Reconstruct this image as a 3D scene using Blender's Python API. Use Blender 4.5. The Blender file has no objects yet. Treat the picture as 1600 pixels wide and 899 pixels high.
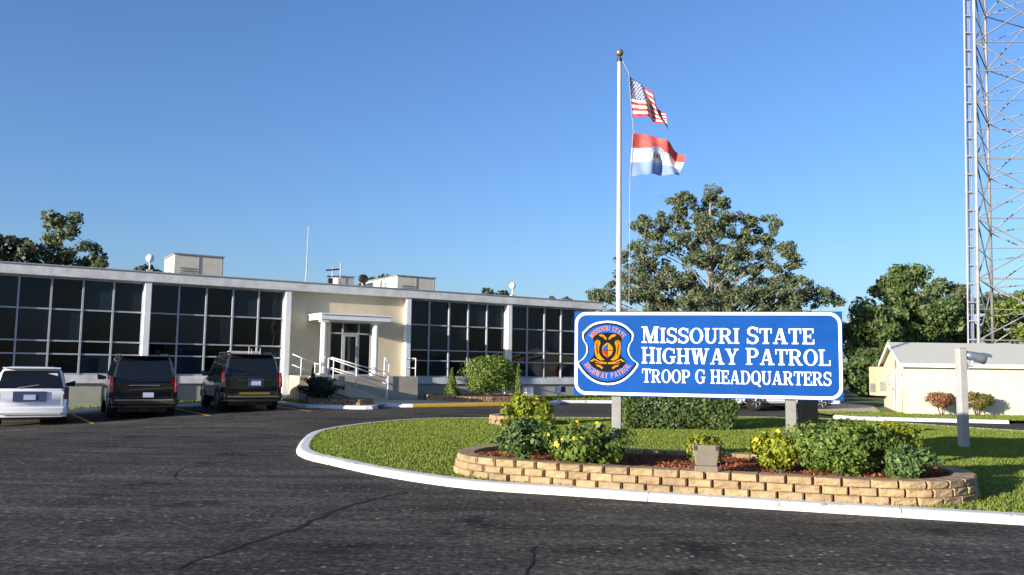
import bpy, bmesh, math, random
import numpy as np
from mathutils import Vector, Matrix, noise
random.seed(7); RNG = np.random.default_rng(11)
R = math.radians
SC = bpy.context.scene
COL = SC.collection
# ------------------------------------------------------------------ camera
cam = bpy.data.cameras.new('camera'); co = bpy.data.objects.new('camera', cam); COL.objects.link(co)
cam.sensor_width = 36; cam.lens = 29.7; cam.clip_start = .05; cam.clip_end = 4000
co.matrix_world = Matrix.Translation((0, 0, 1.7)) @ Matrix.Rotation(R(90+5.37), 4, 'X') @ Matrix.Rotation(R(.85), 4, 'Z')
SC.camera = co
# ------------------------------------------------------------------ light
SUN_EL, SUN_AZ = R(10.3), R(41)                     # elevation, and the angle the light travels towards (from +X)
w = bpy.data.worlds.new('World'); SC.world = w; w.use_nodes = True
nt = w.node_tree; bg = nt.nodes['Background']
sky = nt.nodes.new('ShaderNodeTexSky'); sky.sky_type = 'NISHITA'; sky.sun_disc = False
sky.sun_elevation = SUN_EL
sd = (-math.cos(SUN_AZ), -math.sin(SUN_AZ))
sky.sun_rotation = math.atan2(sd[0], sd[1]) % (2*math.pi)
sky.altitude = 300; sky.air_density = 1.1; sky.dust_density = 1.2; sky.ozone_density = 4.7
tint = nt.nodes.new('ShaderNodeMix'); tint.data_type = 'RGBA'; tint.blend_type = 'MULTIPLY'; tint.inputs[0].default_value = 1
tint.inputs[7].default_value = (.95, .885, .98, 1); nt.links.new(sky.outputs[0], tint.inputs[6]); nt.links.new(tint.outputs[2], bg.inputs[0]); bg.inputs[1].default_value = .118
sl = bpy.data.lights.new('sun', 'SUN'); so = bpy.data.objects.new('sun', sl); COL.objects.link(so)
sl.energy = 5.0; sl.angle = R(.5); sl.color = (1, .92, .80)
d = Vector((math.cos(SUN_AZ)*math.cos(SUN_EL), math.sin(SUN_AZ)*math.cos(SUN_EL), -math.sin(SUN_EL)))
so.rotation_euler = d.to_track_quat('-Z', 'Y').to_euler(); so.location = (-20, -20, 30)
vs = SC.view_settings; vs.view_transform = 'Standard'; vs.look = 'None'; vs.exposure = 1.1; vs.gamma = 1; vs.use_curve_mapping = False
SC.render.engine = 'CYCLES'
SC.cycles.max_bounces = 6; SC.cycles.transparent_max_bounces = 6

# ------------------------------------------------------------------ materials
def mat(name, c, rough=.7, metal=0, var=0, vscale=8, bump=0, bscale=40, spec=.5, c2=None, detail=6, coat=0):
    m = bpy.data.materials.new(name); m.use_nodes = True
    n = m.node_tree.nodes; l = m.node_tree.links; b = n['Principled BSDF']
    b.inputs['Base Color'].default_value = (*c, 1); b.inputs['Roughness'].default_value = rough
    b.inputs['Metallic'].default_value = metal; b.inputs['Specular IOR Level'].default_value = spec
    b.inputs['Coat Weight'].default_value = coat
    tc = n.new('ShaderNodeTexCoord')
    if var or c2:
        t = n.new('ShaderNodeTexNoise'); t.inputs['Scale'].default_value = vscale; t.inputs['Detail'].default_value = detail
        t.inputs['Roughness'].default_value = .65
        l.new(tc.outputs['Object'], t.inputs['Vector'])
        r = n.new('ShaderNodeValToRGB'); l.new(t.outputs['Fac'], r.inputs[0])
        a = c2 if c2 else tuple(x*(1-var) for x in c); e = c if c2 else tuple(min(1, x*(1+var)) for x in c)
        r.color_ramp.elements[0].position = .32; r.color_ramp.elements[1].position = .68
        r.color_ramp.elements[0].color = (*a, 1); r.color_ramp.elements[1].color = (*e, 1)
        l.new(r.outputs[0], b.inputs['Base Color'])
    if bump:
        t2 = n.new('ShaderNodeTexNoise'); t2.inputs['Scale'].default_value = bscale; t2.inputs['Detail'].default_value = 5
        l.new(tc.outputs['Object'], t2.inputs['Vector'])
        bp = n.new('ShaderNodeBump'); bp.inputs['Strength'].default_value = bump; bp.inputs['Distance'].default_value = .02
        l.new(t2.outputs['Fac'], bp.inputs['Height']); l.new(bp.outputs[0], b.inputs['Normal'])
    return m

def leaf_mat(name, cols, transl=.3, rough=.55, spec=.35):
    m = bpy.data.materials.new(name); m.use_nodes = True
    n = m.node_tree.nodes; l = m.node_tree.links; b = n['Principled BSDF']
    g = n.new('ShaderNodeNewGeometry'); r = n.new('ShaderNodeValToRGB')
    l.new(g.outputs['Random Per Island'], r.inputs[0])
    el = r.color_ramp.elements
    while len(el) < len(cols): el.new(.5)
    for i, c in enumerate(cols):
        el[i].position = i/(len(cols)-1); el[i].color = (*c, 1)
    l.new(r.outputs[0], b.inputs['Base Color']); b.inputs['Roughness'].default_value = rough
    b.inputs['Specular IOR Level'].default_value = spec
    t = n.new('ShaderNodeBsdfTranslucent'); l.new(r.outputs[0], t.inputs[0])
    mx = n.new('ShaderNodeMixShader'); mx.inputs[0].default_value = transl
    l.new(b.outputs[0], mx.inputs[1]); l.new(t.outputs[0], mx.inputs[2]); l.new(mx.outputs[0], n['Material Output'].inputs[0])
    return m

M = {}
M['white'] = mat('white_paint', (.78, .78, .76), .55, var=.06, vscale=3, bump=.05)
M['trim'] = mat('weathered_white_trim', (.74, .74, .72), .65, c2=(.50, .495, .48), vscale=2.2, bump=.08)
M['cream'] = mat('cream_brick', (.64, .55, .385), .8, c2=(.55, .475, .325), vscale=2, bump=.15, bscale=25)
M['shed'] = mat('cream_siding', (.62, .585, .45), .6, c2=(.56, .53, .40), vscale=1.5)
M['base'] = mat('grey_base_wall', (.42, .41, .34), .8, c2=(.33, .33, .28), vscale=2.5, bump=.1)
M['frame'] = mat('window_frame_metal', (.38, .40, .43), .5, c2=(.30, .32, .35), vscale=3)
M['concrete'] = mat('concrete', (.42, .37, .28), .85, c2=(.32, .29, .23), vscale=3, bump=.2, bscale=60)
M['roof'] = mat('roof_gravel', (.3, .29, .27), .9, var=.2, vscale=20)
M['unit'] = mat('unit_metal', (.56, .52, .42), .5, c2=(.44, .42, .35), vscale=2)
M['unit_dark'] = mat('louvre_metal', (.20, .21, .20), .5, var=.2)
M['rail'] = mat('rail_paint', (.75, .74, .72), .4, var=.05)
M['pole'] = mat('flagpole_aluminium', (.46, .42, .40), .45, .15, var=.08)
M['ball'] = mat('dull_bronze_ball', (.25, .2, .13), .35, .6, var=.1)
M['blue'] = mat('sign_blue', (.003, .056, .245), .65, var=.14, vscale=1.8, spec=.12)
M['signwhite'] = mat('sign_white', (.82, .82, .80), .45, var=.03)
M['gold'] = mat('emblem_gold', (.44, .20, .004), .45, c2=(.30, .12, .003), vscale=14, spec=.08)
M['orange'] = mat('emblem_orange', (.52, .20, .06), .5, var=.05, spec=.08)
M['lblue'] = mat('emblem_blue', (.002, .070, .34), .6, var=.05, spec=.08)
M['black'] = mat('emblem_black', (.006, .006, .007), .7, var=.1, spec=.08)
M['red'] = mat('emblem_red', (.36, .015, .01), .5, var=.05, spec=.08)
M['galv'] = mat('galvanised_post', (.22, .22, .20), .6, c2=(.16, .16, .15), vscale=6)
M['postwhite'] = mat('aged_white_post', (.36, .36, .34), .6, c2=(.26, .26, .25), vscale=2.5, bump=.1)
M['lampgrey'] = mat('shaded_lamp_metal', (.13, .15, .19), .45, .3, var=.1)  # dark blue-grey of the shaded lamp is put into the metal colour
M['towermetal'] = mat('tower_steel', (.30, .29, .29), .6, .1, c2=(.17, .155, .15), vscale=1.2)
M['ladderwhite'] = mat('cable_ladder_white', (.30, .29, .29), .5, c2=(.44, .44, .45), vscale=2)
M['cable'] = mat('coax_cables', (.20, .23, .32), .6, var=.2)
def blockmat(name, c0, c1, c2):
    m = mat(name, c0, .92, c2=c2, vscale=7, bump=.7, bscale=38); n = m.node_tree.nodes; l = m.node_tree.links; b = n['Principled BSDF']
    src = b.inputs['Base Color'].links[0].from_socket; g = n.new('ShaderNodeNewGeometry'); r = n.new('ShaderNodeValToRGB'); l.new(g.outputs['Random Per Island'], r.inputs[0])
    el = r.color_ramp.elements; el[0].color = (.72, .72, .74, 1); el[1].color = (1.1, 1.06, 1.0, 1); x = n.new('ShaderNodeMix'); x.data_type = 'RGBA'; x.blend_type = 'MULTIPLY'; x.inputs[0].default_value = 1
    l.new(src, x.inputs[6]); l.new(r.outputs[0], x.inputs[7]); l.new(x.outputs[2], b.inputs['Base Color']); return m
M['tan'] = blockmat('tan_wall_block', (.40, .29, .16), None, (.26, .18, .095))
M['brick'] = blockmat('dark_tan_block', (.36, .24, .13), None, (.25, .155, .085))
M['yellowpaint'] = mat('yellow_road_paint', (.75, .42, .02), .7, c2=(.55, .30, .03), vscale=12)
M['tar'] = mat('crack_sealant', (.050, .044, .036), .95, c2=(.030, .027, .022), vscale=9, spec=.05)
M['scuff'] = mat('pale_tyre_scuff', (.09, .082, .07), .9, c2=(.036, .033, .028), vscale=9, spec=.1)
M['walk'] = mat('sidewalk_concrete', (.55, .47, .33), .85, c2=(.44, .37, .26), vscale=2.5, bump=.15, bscale=50)
M['gravel'] = mat('pale_gravel', (.52, .44, .32), .95, c2=(.36, .30, .21), vscale=14, bump=.5, bscale=40)
M['shingle'] = mat('grey_shingle', (.56, .55, .46), .9, c2=(.47, .46, .39), vscale=14, bump=.3, bscale=30)
M['boxmetal'] = mat('brown_box_metal', (.17, .145, .11), .55, .1, c2=(.13, .11, .085), vscale=6)
M['meter'] = mat('grey_meter_box', (.45, .44, .41), .5, .2, var=.1)
M['acunit'] = mat('tan_ac_unit', (.66, .40, .24), .5, var=.1)
M['carwhite'] = mat('car_white', (.74, .75, .77), .25, var=.02, coat=.6)
M['carblack'] = mat('car_black', (.006, .006, .007), .16, var=.1, coat=.6)
M['cardark'] = mat('car_charcoal', (.013, .014, .014), .2, var=.1, coat=.6)
M['carglass'] = mat('car_glass', (.008, .009, .010), .06, var=.1, spec=.6)
M['rubber'] = mat('tyre_rubber', (.012, .012, .012), .85, var=.2)
M['rim'] = mat('wheel_alloy', (.42, .42, .42), .3, .8, var=.05)
M['tail'] = mat('tail_light_red', (.55, .02, .015), .15, var=.1, coat=.5)
M['amber'] = mat('tail_light_amber', (.75, .25, .03), .2, var=.1)
M['tail_shaded'] = mat('tail_light_shaded', (.06, .012, .012), .15, var=.1)  # shaded copy of the red, for the van lamp away from the sun
M['chrome'] = mat('chrome_strip', (.6, .6, .6), .15, 1, var=.03)
M['plate'] = mat('number_plate', (.55, .60, .70), .4, c2=(.25, .3, .5), vscale=30)
M['platedark'] = mat('plate_recess', (.04, .055, .12), .4, var=.1)
M['goldband'] = mat('gold_decal', (.30, .20, .02), .5, c2=(.05, .04, .01), vscale=35)
M['plastic'] = mat('black_plastic', (.02, .02, .022), .5, var=.2)
M['bark'] = mat('bark', (.12, .10, .08), .9, c2=(.07, .055, .04), vscale=6, bump=.5, bscale=20)
M['palebark'] = mat('pale_bark', (.26, .23, .19), .9, c2=(.15, .12, .10), vscale=6, bump=.4, bscale=20)
M['darkgreen'] = mat('dark_green_metal', (.004, .006, .006), .8, var=.2, spec=.1)
M['globe'] = mat('white_globe', (.8, .8, .76), .3, var=.03)
M['fred'] = mat('flag_red', (.40, .03, .03), .7, var=.05); M['fwhite'] = mat('flag_white', (.62, .61, .60), .7, var=.03)
M['fnavy'] = mat('flag_navy', (.035, .05, .16), .7, var=.08); M['fblue'] = mat('flag_blue', (.15, .23, .45), .7, var=.05)  # the paler blue has light through the cloth put into its colour
M['fsalmon'] = mat('flag_red_backlit', (.40, .06, .05), .7, var=.05); M['fgrey'] = mat('flag_seal', (.30, .26, .22), .7, var=.2)  # lower flag's red, with backlight through the cloth put into the colour

def asphalt():
    m = bpy.data.materials.new('asphalt'); m.use_nodes = True
    n = m.node_tree.nodes; l = m.node_tree.links; b = n['Principled BSDF']
    tc = n.new('ShaderNodeTexCoord')
    def noi(s, det=5, vec=None, rough=.6):
        t = n.new('ShaderNodeTexNoise'); t.inputs['Scale'].default_value = s; t.inputs['Detail'].default_value = det; t.inputs['Roughness'].default_value = rough
        l.new(vec if vec else tc.outputs['Object'], t.inputs['Vector']); return t.outputs['Fac']
    def ramp(f, stops):
        r = n.new('ShaderNodeValToRGB'); l.new(f, r.inputs[0]); el = r.color_ramp.elements
        while len(el) < len(stops): el.new(.5)
        for i, (p, c) in enumerate(stops):
            el[i].position = p; el[i].color = (c, c, c, 1) if not isinstance(c, tuple) else (*c, 1)
        return r.outputs[0]
    def mix(a, b_, f, mode='MIX'):
        x = n.new('ShaderNodeMix'); x.data_type = 'RGBA'; x.blend_type = mode
        if isinstance(f, float): x.inputs[0].default_value = f
        else: l.new(f, x.inputs[0])
        l.new(a, x.inputs[6]); l.new(b_, x.inputs[7]); return x.outputs[2]
    mp = n.new('ShaderNodeMapping'); mp.inputs['Scale'].default_value = (.25, 1.4, 1); mp.inputs['Rotation'].default_value = (0, 0, R(8))
    l.new(tc.outputs['Object'], mp.inputs[0])
    big = ramp(noi(.28, 4), [(.3, (.052, .046, .037)), (.68, (.092, .081, .065))])
    streak = ramp(noi(1.3, 8, mp.outputs[0], .72), [(.36, .5), (.52, .95), (.68, 1.7)])
    base = mix(big, streak, 1.0, 'MULTIPLY')
    base = mix(base, ramp(noi(.9, 7, None, .7), [(.36, .42), (.44, 1.0)]), 1.0, 'MULTIPLY')
    fine = ramp(noi(13, 8, None, .85), [(.36, .18), (.5, .85), (.64, 2.6)])
    base = mix(base, fine, 1.0, 'MULTIPLY')
    v = n.new('ShaderNodeTexVoronoi'); v.inputs['Scale'].default_value = 13; l.new(tc.outputs['Object'], v.inputs['Vector'])
    sp = ramp(v.outputs['Distance'], [(.0, 1.0), (.2, 1.0), (.42, 0.0)])
    pick = n.new('ShaderNodeSeparateColor'); l.new(v.outputs['Color'], pick.inputs[0])
    wear = ramp(noi(.6, 5, mp.outputs[0]), [(.36, .15), (.6, 1.0)])
    th = ramp(pick.outputs[0], [(.5, .0), (.95, 1.0)])
    f1 = mix(sp, th, 1.0, 'MULTIPLY'); f2 = mix(f1, wear, .9, 'MULTIPLY')
    stone = ramp(pick.outputs[1], [(0, (.10, .09, .072)), (.6, (.19, .17, .135)), (1, (.46, .41, .33))])
    bw = n.new('ShaderNodeRGBToBW'); l.new(f2, bw.inputs[0])
    base = mix(base, stone, bw.outputs[0])
    l.new(base, b.inputs['Base Color']); b.inputs['Roughness'].default_value = .9; b.inputs['Specular IOR Level'].default_value = .12
    bp = n.new('ShaderNodeBump'); bp.inputs['Strength'].default_value = .55; bp.inputs['Distance'].default_value = .012
    l.new(noi(45, 4), bp.inputs['Height']); l.new(bp.outputs[0], b.inputs['Normal'])
    return m
M['asphalt'] = asphalt()
M['turf'] = mat('turf_soil', (.11, .15, .028), .95, c2=(.07, .10, .02), vscale=6, bump=.6, bscale=30)
M['field'] = mat('field_grass', (.09, .11, .035), .95, c2=(.055, .075, .025), vscale=.4, bump=.5, bscale=12)
M['mulchbase'] = mat('red_mulch_bed', (.20, .075, .035), .95, c2=(.10, .035, .018), vscale=18, bump=1, bscale=35)
def patchy(m, c_dry, amt=.75):
    n = m.node_tree.nodes; l = m.node_tree.links; b = n['Principled BSDF']; src = b.inputs['Base Color'].links[0].from_socket
    tc = n.new('ShaderNodeTexCoord'); t = n.new('ShaderNodeTexNoise'); t.inputs['Scale'].default_value = .9; t.inputs['Detail'].default_value = 6; t.inputs['Roughness'].default_value = .7
    l.new(tc.outputs['Object'], t.inputs['Vector']); r = n.new('ShaderNodeValToRGB'); l.new(t.outputs['Fac'], r.inputs[0])
    r.color_ramp.elements[0].position = .48; r.color_ramp.elements[0].color = (0, 0, 0, 1); r.color_ramp.elements[1].position = .68; r.color_ramp.elements[1].color = (amt, amt, amt, 1)
    x = n.new('ShaderNodeMix'); x.data_type = 'RGBA'; l.new(r.outputs[0], x.inputs[0]); l.new(src, x.inputs[6]); x.inputs[7].default_value = (*c_dry, 1)
    for li in list(src.links):
        if li.to_node.type in ('BSDF_PRINCIPLED', 'BSDF_TRANSLUCENT'): l.new(x.outputs[2], li.to_socket)
M['mulch'] = leaf_mat('red_mulch_chips', [(.10, .035, .018), (.26, .085, .035), (.36, .13, .06)], .0, .9, .1)
M['grass'] = leaf_mat('lawn_blades', [(.10, .16, .02), (.18, .245, .032), (.28, .31, .06)], .4, .6, .2)
patchy(M['grass'], (.26, .25, .06))
M['lf_dark'] = leaf_mat('shrub_dark_green', [(.035, .075, .022), (.085, .15, .04), (.17, .24, .075)], .3)
M['lf_mid'] = leaf_mat('shrub_mid_green', [(.06, .11, .018), (.12, .19, .03), (.22, .28, .06)], .35)
M['lf_yel'] = leaf_mat('shrub_yellow_green', [(.10, .15, .018), (.22, .27, .02), (.42, .40, .03)], .4)
M['lf_hedge'] = leaf_mat('hedge_green', [(.035, .065, .018), (.065, .11, .025), (.13, .18, .05)], .3)
M['lf_shade'] = leaf_mat('shaded_evergreen', [(.012, .02, .012), (.022, .034, .018), (.035, .05, .025)], .1)  # leaf colours darkened to carry the shade the shrub stands in
M['lf_oak'] = leaf_mat('oak_leaves', [(.045, .08, .03), (.09, .13, .055), (.17, .21, .10), (.15, .13, .07)], .35)
M['lf_tree'] = leaf_mat('tree_leaves', [(.055, .10, .03), (.115, .175, .05), (.20, .25, .09)], .45)
M['lf_bright'] = leaf_mat('bright_tree_leaves', [(.08, .13, .02), (.15, .21, .03), (.22, .27, .05)], .4)
M['lf_far'] = leaf_mat('far_tree_leaves', [(.02, .03, .016), (.04, .055, .03), (.07, .075, .04)], .15)
M['lf_red'] = leaf_mat('withered_red_leaves', [(.14, .06, .03), (.22, .10, .05), (.28, .14, .07)], .2)
M['lf_rust'] = leaf_mat('rusty_green_leaves', [(.06, .09, .02), (.13, .13, .03), (.26, .14, .03)], .25)
M['petal_y'] = leaf_mat('yellow_petals', [(.75, .50, .02), (.8, .6, .05)], .2)
M['petal_p'] = leaf_mat('purple_petals', [(.2, .01, .05), (.3, .03, .09)], .2)

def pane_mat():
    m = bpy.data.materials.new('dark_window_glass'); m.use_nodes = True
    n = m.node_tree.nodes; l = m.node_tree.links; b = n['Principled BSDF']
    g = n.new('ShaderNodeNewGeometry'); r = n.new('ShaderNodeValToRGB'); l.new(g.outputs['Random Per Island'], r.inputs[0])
    r.color_ramp.elements[0].color = (.0015, .002, .003, 1); r.color_ramp.elements[1].color = (.014, .023, .032, 1); r.color_ramp.elements[0].position = .35; r.color_ramp.elements[1].position = 1  # lighter bluish panes have a sky reflection put into their base colour
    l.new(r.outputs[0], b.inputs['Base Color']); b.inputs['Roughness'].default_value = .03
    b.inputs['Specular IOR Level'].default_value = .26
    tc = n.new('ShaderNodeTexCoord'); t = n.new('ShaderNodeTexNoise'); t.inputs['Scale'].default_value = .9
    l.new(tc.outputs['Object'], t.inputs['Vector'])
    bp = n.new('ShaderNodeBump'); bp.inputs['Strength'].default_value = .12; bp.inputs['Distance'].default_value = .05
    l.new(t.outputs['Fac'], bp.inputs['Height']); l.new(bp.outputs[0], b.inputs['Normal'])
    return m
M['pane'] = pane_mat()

# ------------------------------------------------------------------ helpers
class MB:
    def __init__(s): s.v, s.f, s.m = [], [], []
    def add(s, vs_, fs, mi=0):
        o = len(s.v); s.v += [tuple(x) for x in vs_]; s.f += [tuple(i+o for i in f) for f in fs]; s.m += [mi]*len(fs); return s
    def box(s, x0, x1, y0, y1, z0, z1, mi=0):
        v = [(x0,y0,z0),(x1,y0,z0),(x1,y1,z0),(x0,y1,z0),(x0,y0,z1),(x1,y0,z1),(x1,y1,z1),(x0,y1,z1)]
        return s.add(v, [(3,2,1,0),(4,5,6,7),(0,1,5,4),(1,2,6,5),(2,3,7,6),(3,0,4,7)], mi)
    def hexa(s, v, mi=0):
        return s.add(v, [(3,2,1,0),(4,5,6,7),(0,1,5,4),(1,2,6,5),(2,3,7,6),(3,0,4,7)], mi)
    def tube(s, p0, p1, r0, r1=None, n=8, mi=0, cap=True):
        r1 = r0 if r1 is None else r1
        p0, p1 = Vector(p0), Vector(p1); a = (p1-p0)
        if a.length < 1e-6: return s
        a.normalize(); u = a.orthogonal().normalized(); w_ = a.cross(u)
        vs_ = [p0+(u*math.cos(2*math.pi*i/n)+w_*math.sin(2*math.pi*i/n))*r0 for i in range(n)] + \
              [p1+(u*math.cos(2*math.pi*i/n)+w_*math.sin(2*math.pi*i/n))*r1 for i in range(n)]
        fs = [(i, (i+1) % n, n+(i+1) % n, n+i) for i in range(n)]
        if cap: fs += [tuple(range(n-1, -1, -1)), tuple(range(n, 2*n))]
        return s.add(vs_, fs, mi)
    def path(s, pts, r, n=8, mi=0):
        for a, b in zip(pts[:-1], pts[1:]): s.tube(a, b, r, r, n, mi)
        return s
    def prism(s, poly, z0, z1, mi=0, f=lambda x, y, z: (x, y, z)):
        n = len(poly)
        v = [f(x, y, z0) for x, y in poly] + [f(x, y, z1) for x, y in poly]
        return s.add(v, [tuple(range(n-1, -1, -1)), tuple(range(n, 2*n))] + [(i, (i+1) % n, n+(i+1) % n, n+i) for i in range(n)], mi)
    def sphere(s, c, r, nu=14, nv=9, mi=0, sc=(1, 1, 1)):
        v = [(c[0], c[1], c[2]-r*sc[2])]
        for j in range(1, nv):
            t = -math.pi/2 + math.pi*j/nv
            for i in range(nu):
                p = 2*math.pi*i/nu; v.append((c[0]+r*sc[0]*math.cos(t)*math.cos(p), c[1]+r*sc[1]*math.cos(t)*math.sin(p), c[2]+r*sc[2]*math.sin(t)))
        v.append((c[0], c[1], c[2]+r*sc[2])); L = len(v)-1
        fs = [(0, 1+(i+1) % nu, 1+i) for i in range(nu)]
        for j in range(nv-2):
            a = 1+j*nu
            fs += [(a+i, a+(i+1) % nu, a+nu+(i+1) % nu, a+nu+i) for i in range(nu)]
        a = 1+(nv-2)*nu
        fs += [(a+i, a+(i+1) % nu, L) for i in range(nu)]
        return s.add(v, fs, mi)
    def rings(s, rings, mi=0, cap=True, closed=True):
        n = len(rings[0]); v = [p for r in rings for p in r]; fs = []
        for k in range(len(rings)-1):
            for i in range(n if closed else n-1):
                fs.append((k*n+i, k*n+(i+1) % n, (k+1)*n+(i+1) % n, (k+1)*n+i))
        if cap: fs += [tuple(range(n-1, -1, -1)), tuple(range((len(rings)-1)*n, len(rings)*n))]
        return s.add(v, fs, mi)
    def build(s, name, mats, parent=None, smooth=False, bevel=0, seg=2):
        me = bpy.data.meshes.new(name); me.from_pydata(s.v, [], s.f)
        mats = mats if isinstance(mats, (list, tuple)) else [mats]
        for m in mats: me.materials.append(M[m] if isinstance(m, str) else m)
        if len(mats) > 1: me.polygons.foreach_set('material_index', s.m)
        bm = bmesh.new(); bm.from_mesh(me); bmesh.ops.recalc_face_normals(bm, faces=bm.faces); bm.to_mesh(me); bm.free()
        if smooth: me.polygons.foreach_set('use_smooth', [True]*len(me.polygons))
        o = bpy.data.objects.new(name, me); COL.objects.link(o)
        if parent: o.parent = parent
        if bevel:
            b = o.modifiers.new('bevel', 'BEVEL'); b.width = bevel; b.segments = seg; b.limit_method = 'ANGLE'; b.angle_limit = R(30)
        return o

def tag(o, label=None, cat=None, group=None, kind=None):
    if label: o['label'] = label
    if cat: o['category'] = cat
    if group: o['group'] = group
    if kind: o['kind'] = kind
    return o
def thing(name, label, cat, loc=(0, 0, 0), rz=0, group=None):
    o = bpy.data.objects.new(name, None); COL.objects.link(o); o.location = loc; o.rotation_euler = (0, 0, rz)
    o.empty_display_size = .2
    return tag(o, label, cat, group)
def raw(name, verts, faces_n, m, parent=None, loops=None, smooth=False):
    """numpy mesh: verts (N*k,3), every k verts one face"""
    k = faces_n; nv = len(verts); nf = nv//k
    me = bpy.data.meshes.new(name); me.vertices.add(nv); me.vertices.foreach_set('co', np.asarray(verts, np.float32).ravel())
    me.loops.add(nv); me.loops.foreach_set('vertex_index', np.arange(nv, dtype=np.int32))
    me.polygons.add(nf); me.polygons.foreach_set('loop_start', np.arange(0, nv, k, dtype=np.int32))
    me.polygons.foreach_set('loop_total', np.full(nf, k, np.int32))
    me.materials.append(M[m]); me.update(calc_edges=True); me.validate()
    o = bpy.data.objects.new(name, me); COL.objects.link(o)
    if parent: o.parent = parent
    return o
def leaves(pts, nrm, size, aspect=.5, jit=.6, rng=RNG):
    """rhombic leaves at pts facing roughly nrm"""
    n = len(pts); nrm = nrm + rng.normal(0, jit, (n, 3)); nrm /= np.linalg.norm(nrm, axis=1, keepdims=True)+1e-9
    a = rng.normal(0, 1, (n, 3)); a -= nrm*np.sum(a*nrm, 1, keepdims=True); a /= np.linalg.norm(a, axis=1, keepdims=True)+1e-9
    b = np.cross(nrm, a); s = np.asarray(size)[:, None] if np.ndim(size) else size
    L = a*s; W = b*s*aspect
    v = np.stack([pts-L*.5, pts+W*.5-L*.05, pts+L*.5, pts-W*.5-L*.05], 1)
    return v.reshape(-1, 3)
def dirs(n, rng=RNG):
    d_ = rng.normal(0, 1, (n, 3)); return d_/np.linalg.norm(d_, axis=1, keepdims=True)
def inside(px, py, poly):
    c = np.zeros(len(px), bool); n = len(poly)
    for i in range(n):
        x0, y0 = poly[i]; x1, y1 = poly[i-1]
        if y0 == y1: continue
        k = ((y0 > py) != (y1 > py)) & (px < (x1-x0)*(py-y0)/(y1-y0)+x0); c ^= k
    return c
def catmull(pts, closed=False, n=8):
    out = []; P = [np.array(p, float) for p in pts]; N_ = len(P)
    rng_ = range(N_) if closed else range(N_-1)
    for i in rng_:
        p0 = P[(i-1) % N_] if closed or i > 0 else P[0]*2-P[1]
        p1, p2 = P[i], P[(i+1) % N_]
        p3 = P[(i+2) % N_] if closed or i+2 < N_ else P[-1]*2-P[-2]
        for k in range(n):
            t = k/n
            out.append(.5*((2*p1)+(-p0+p2)*t+(2*p0-5*p1+4*p2-p3)*t*t+(-p0+3*p1-3*p2+p3)*t**3))
    if not closed: out.append(P[-1])
    return [tuple(p) for p in out]
def resample(pts, step, closed=False):
    P = [np.array(p, float) for p in pts]
    if closed: P = P+[P[0]]
    seg = [np.linalg.norm(b-a) for a, b in zip(P[:-1], P[1:])]; T = sum(seg); n = max(2, round(T/step)); out = []
    cum = np.concatenate([[0], np.cumsum(seg)])
    for k in range(n if closed else n+1):
        s = T*k/n; i = min(np.searchsorted(cum, s, side='right')-1, len(seg)-1); i = max(i, 0)
        out.append(tuple(P[i]+(P[i+1]-P[i])*((s-cum[i])/max(seg[i], 1e-9))))
    return out

# ------------------------------------------------------------------ frames: the building line
P0 = Vector((-17.74, 30.3, 0)); U = Vector((.845, .535, 0)).normalized(); NN = Vector((U.y, -U.x, 0)); BANG = math.atan2(U.y, U.x)
def W(t, n, z=0):
    p = P0+U*t+NN*n; return Vector((p.x, p.y, z))
def sstep(a, b, x):
    t = min(1, max(0, (x-a)/(b-a))); return t*t*(3-2*t)
def gz(x, y):
    dx, dy = x-P0.x, y-P0.y; t = dx*U.x+dy*U.y; n = dx*NN.x+dy*NN.y
    k = .053*(t-5.1)
    k = min(3, max(-3, k)); A = -.6+math.log1p(math.exp((k+.6)*14))/14            # soft lower end
    A = .10-math.log1p(math.exp((.10-A)*18))/18           # soft upper end
    return A*(1-sstep(7.0, 14, n))
def zW(t, n, dz=0):
    p = W(t, n); return Vector((p.x, p.y, gz(p.x, p.y)+dz))

# ------------------------------------------------------------------ ground, asphalt
def grid_sheet(name, xs, ys, zf, m):
    v = [(x, y, zf(x, y)) for y in ys for x in xs]; nx = len(xs)
    f = [(j*nx+i, j*nx+i+1, (j+1)*nx+i+1, (j+1)*nx+i) for j in range(len(ys)-1) for i in range(nx-1)]
    b = MB(); b.add(v, f); o = b.build(name, m, smooth=True); return tag(o, kind='structure')
far = [-900, -500, -250, -130, -80]
gx = far+list(np.arange(-55, 56, 5))+[80, 130, 250, 500, 900]
gy = [-500, -200, -80, -40]+list(np.arange(-20, 76, 5))+[90, 130, 200, 400, 900]
tag(grid_sheet('ground', gx, gy, lambda x, y: gz(x, y)-.07, 'field'), 'rough grass field around the car park and behind the trees')
tag(grid_sheet('asphalt', list(np.arange(-40, 46.1, .8)), list(np.arange(-14, 47.1, .8)), gz, 'asphalt'), 'dark worn asphalt of the car park with pale grit')

# sheet draped over the asphalt from a polygon (fan of small cells)
def patch(name, poly, dz, m, zf=gz, cell=.8):
    bm = bmesh.new(); vs_ = [bm.verts.new((x, y, 0)) for x, y in poly]; bm.faces.new(vs_)
    bmesh.ops.triangulate(bm, faces=bm.faces)
    for _ in range(4):
        es = [e for e in bm.edges if e.calc_length() > cell*2]
        if not es: break
        bmesh.ops.subdivide_edges(bm, edges=es, cuts=1)
        bmesh.ops.triangulate(bm, faces=[f for f in bm.faces if len(f.verts) > 3])
    for v in bm.verts: v.co.z = zf(v.co.x, v.co.y)+dz
    bmesh.ops.recalc_face_normals(bm, faces=bm.faces)
    for f in bm.faces:
        if f.normal.z < 0: f.normal_flip()
    me = bpy.data.meshes.new(name); bm.to_mesh(me); bm.free(); me.materials.append(M[m])
    o = bpy.data.objects.new(name, me); COL.objects.link(o); return tag(o, kind='structure')
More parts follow.
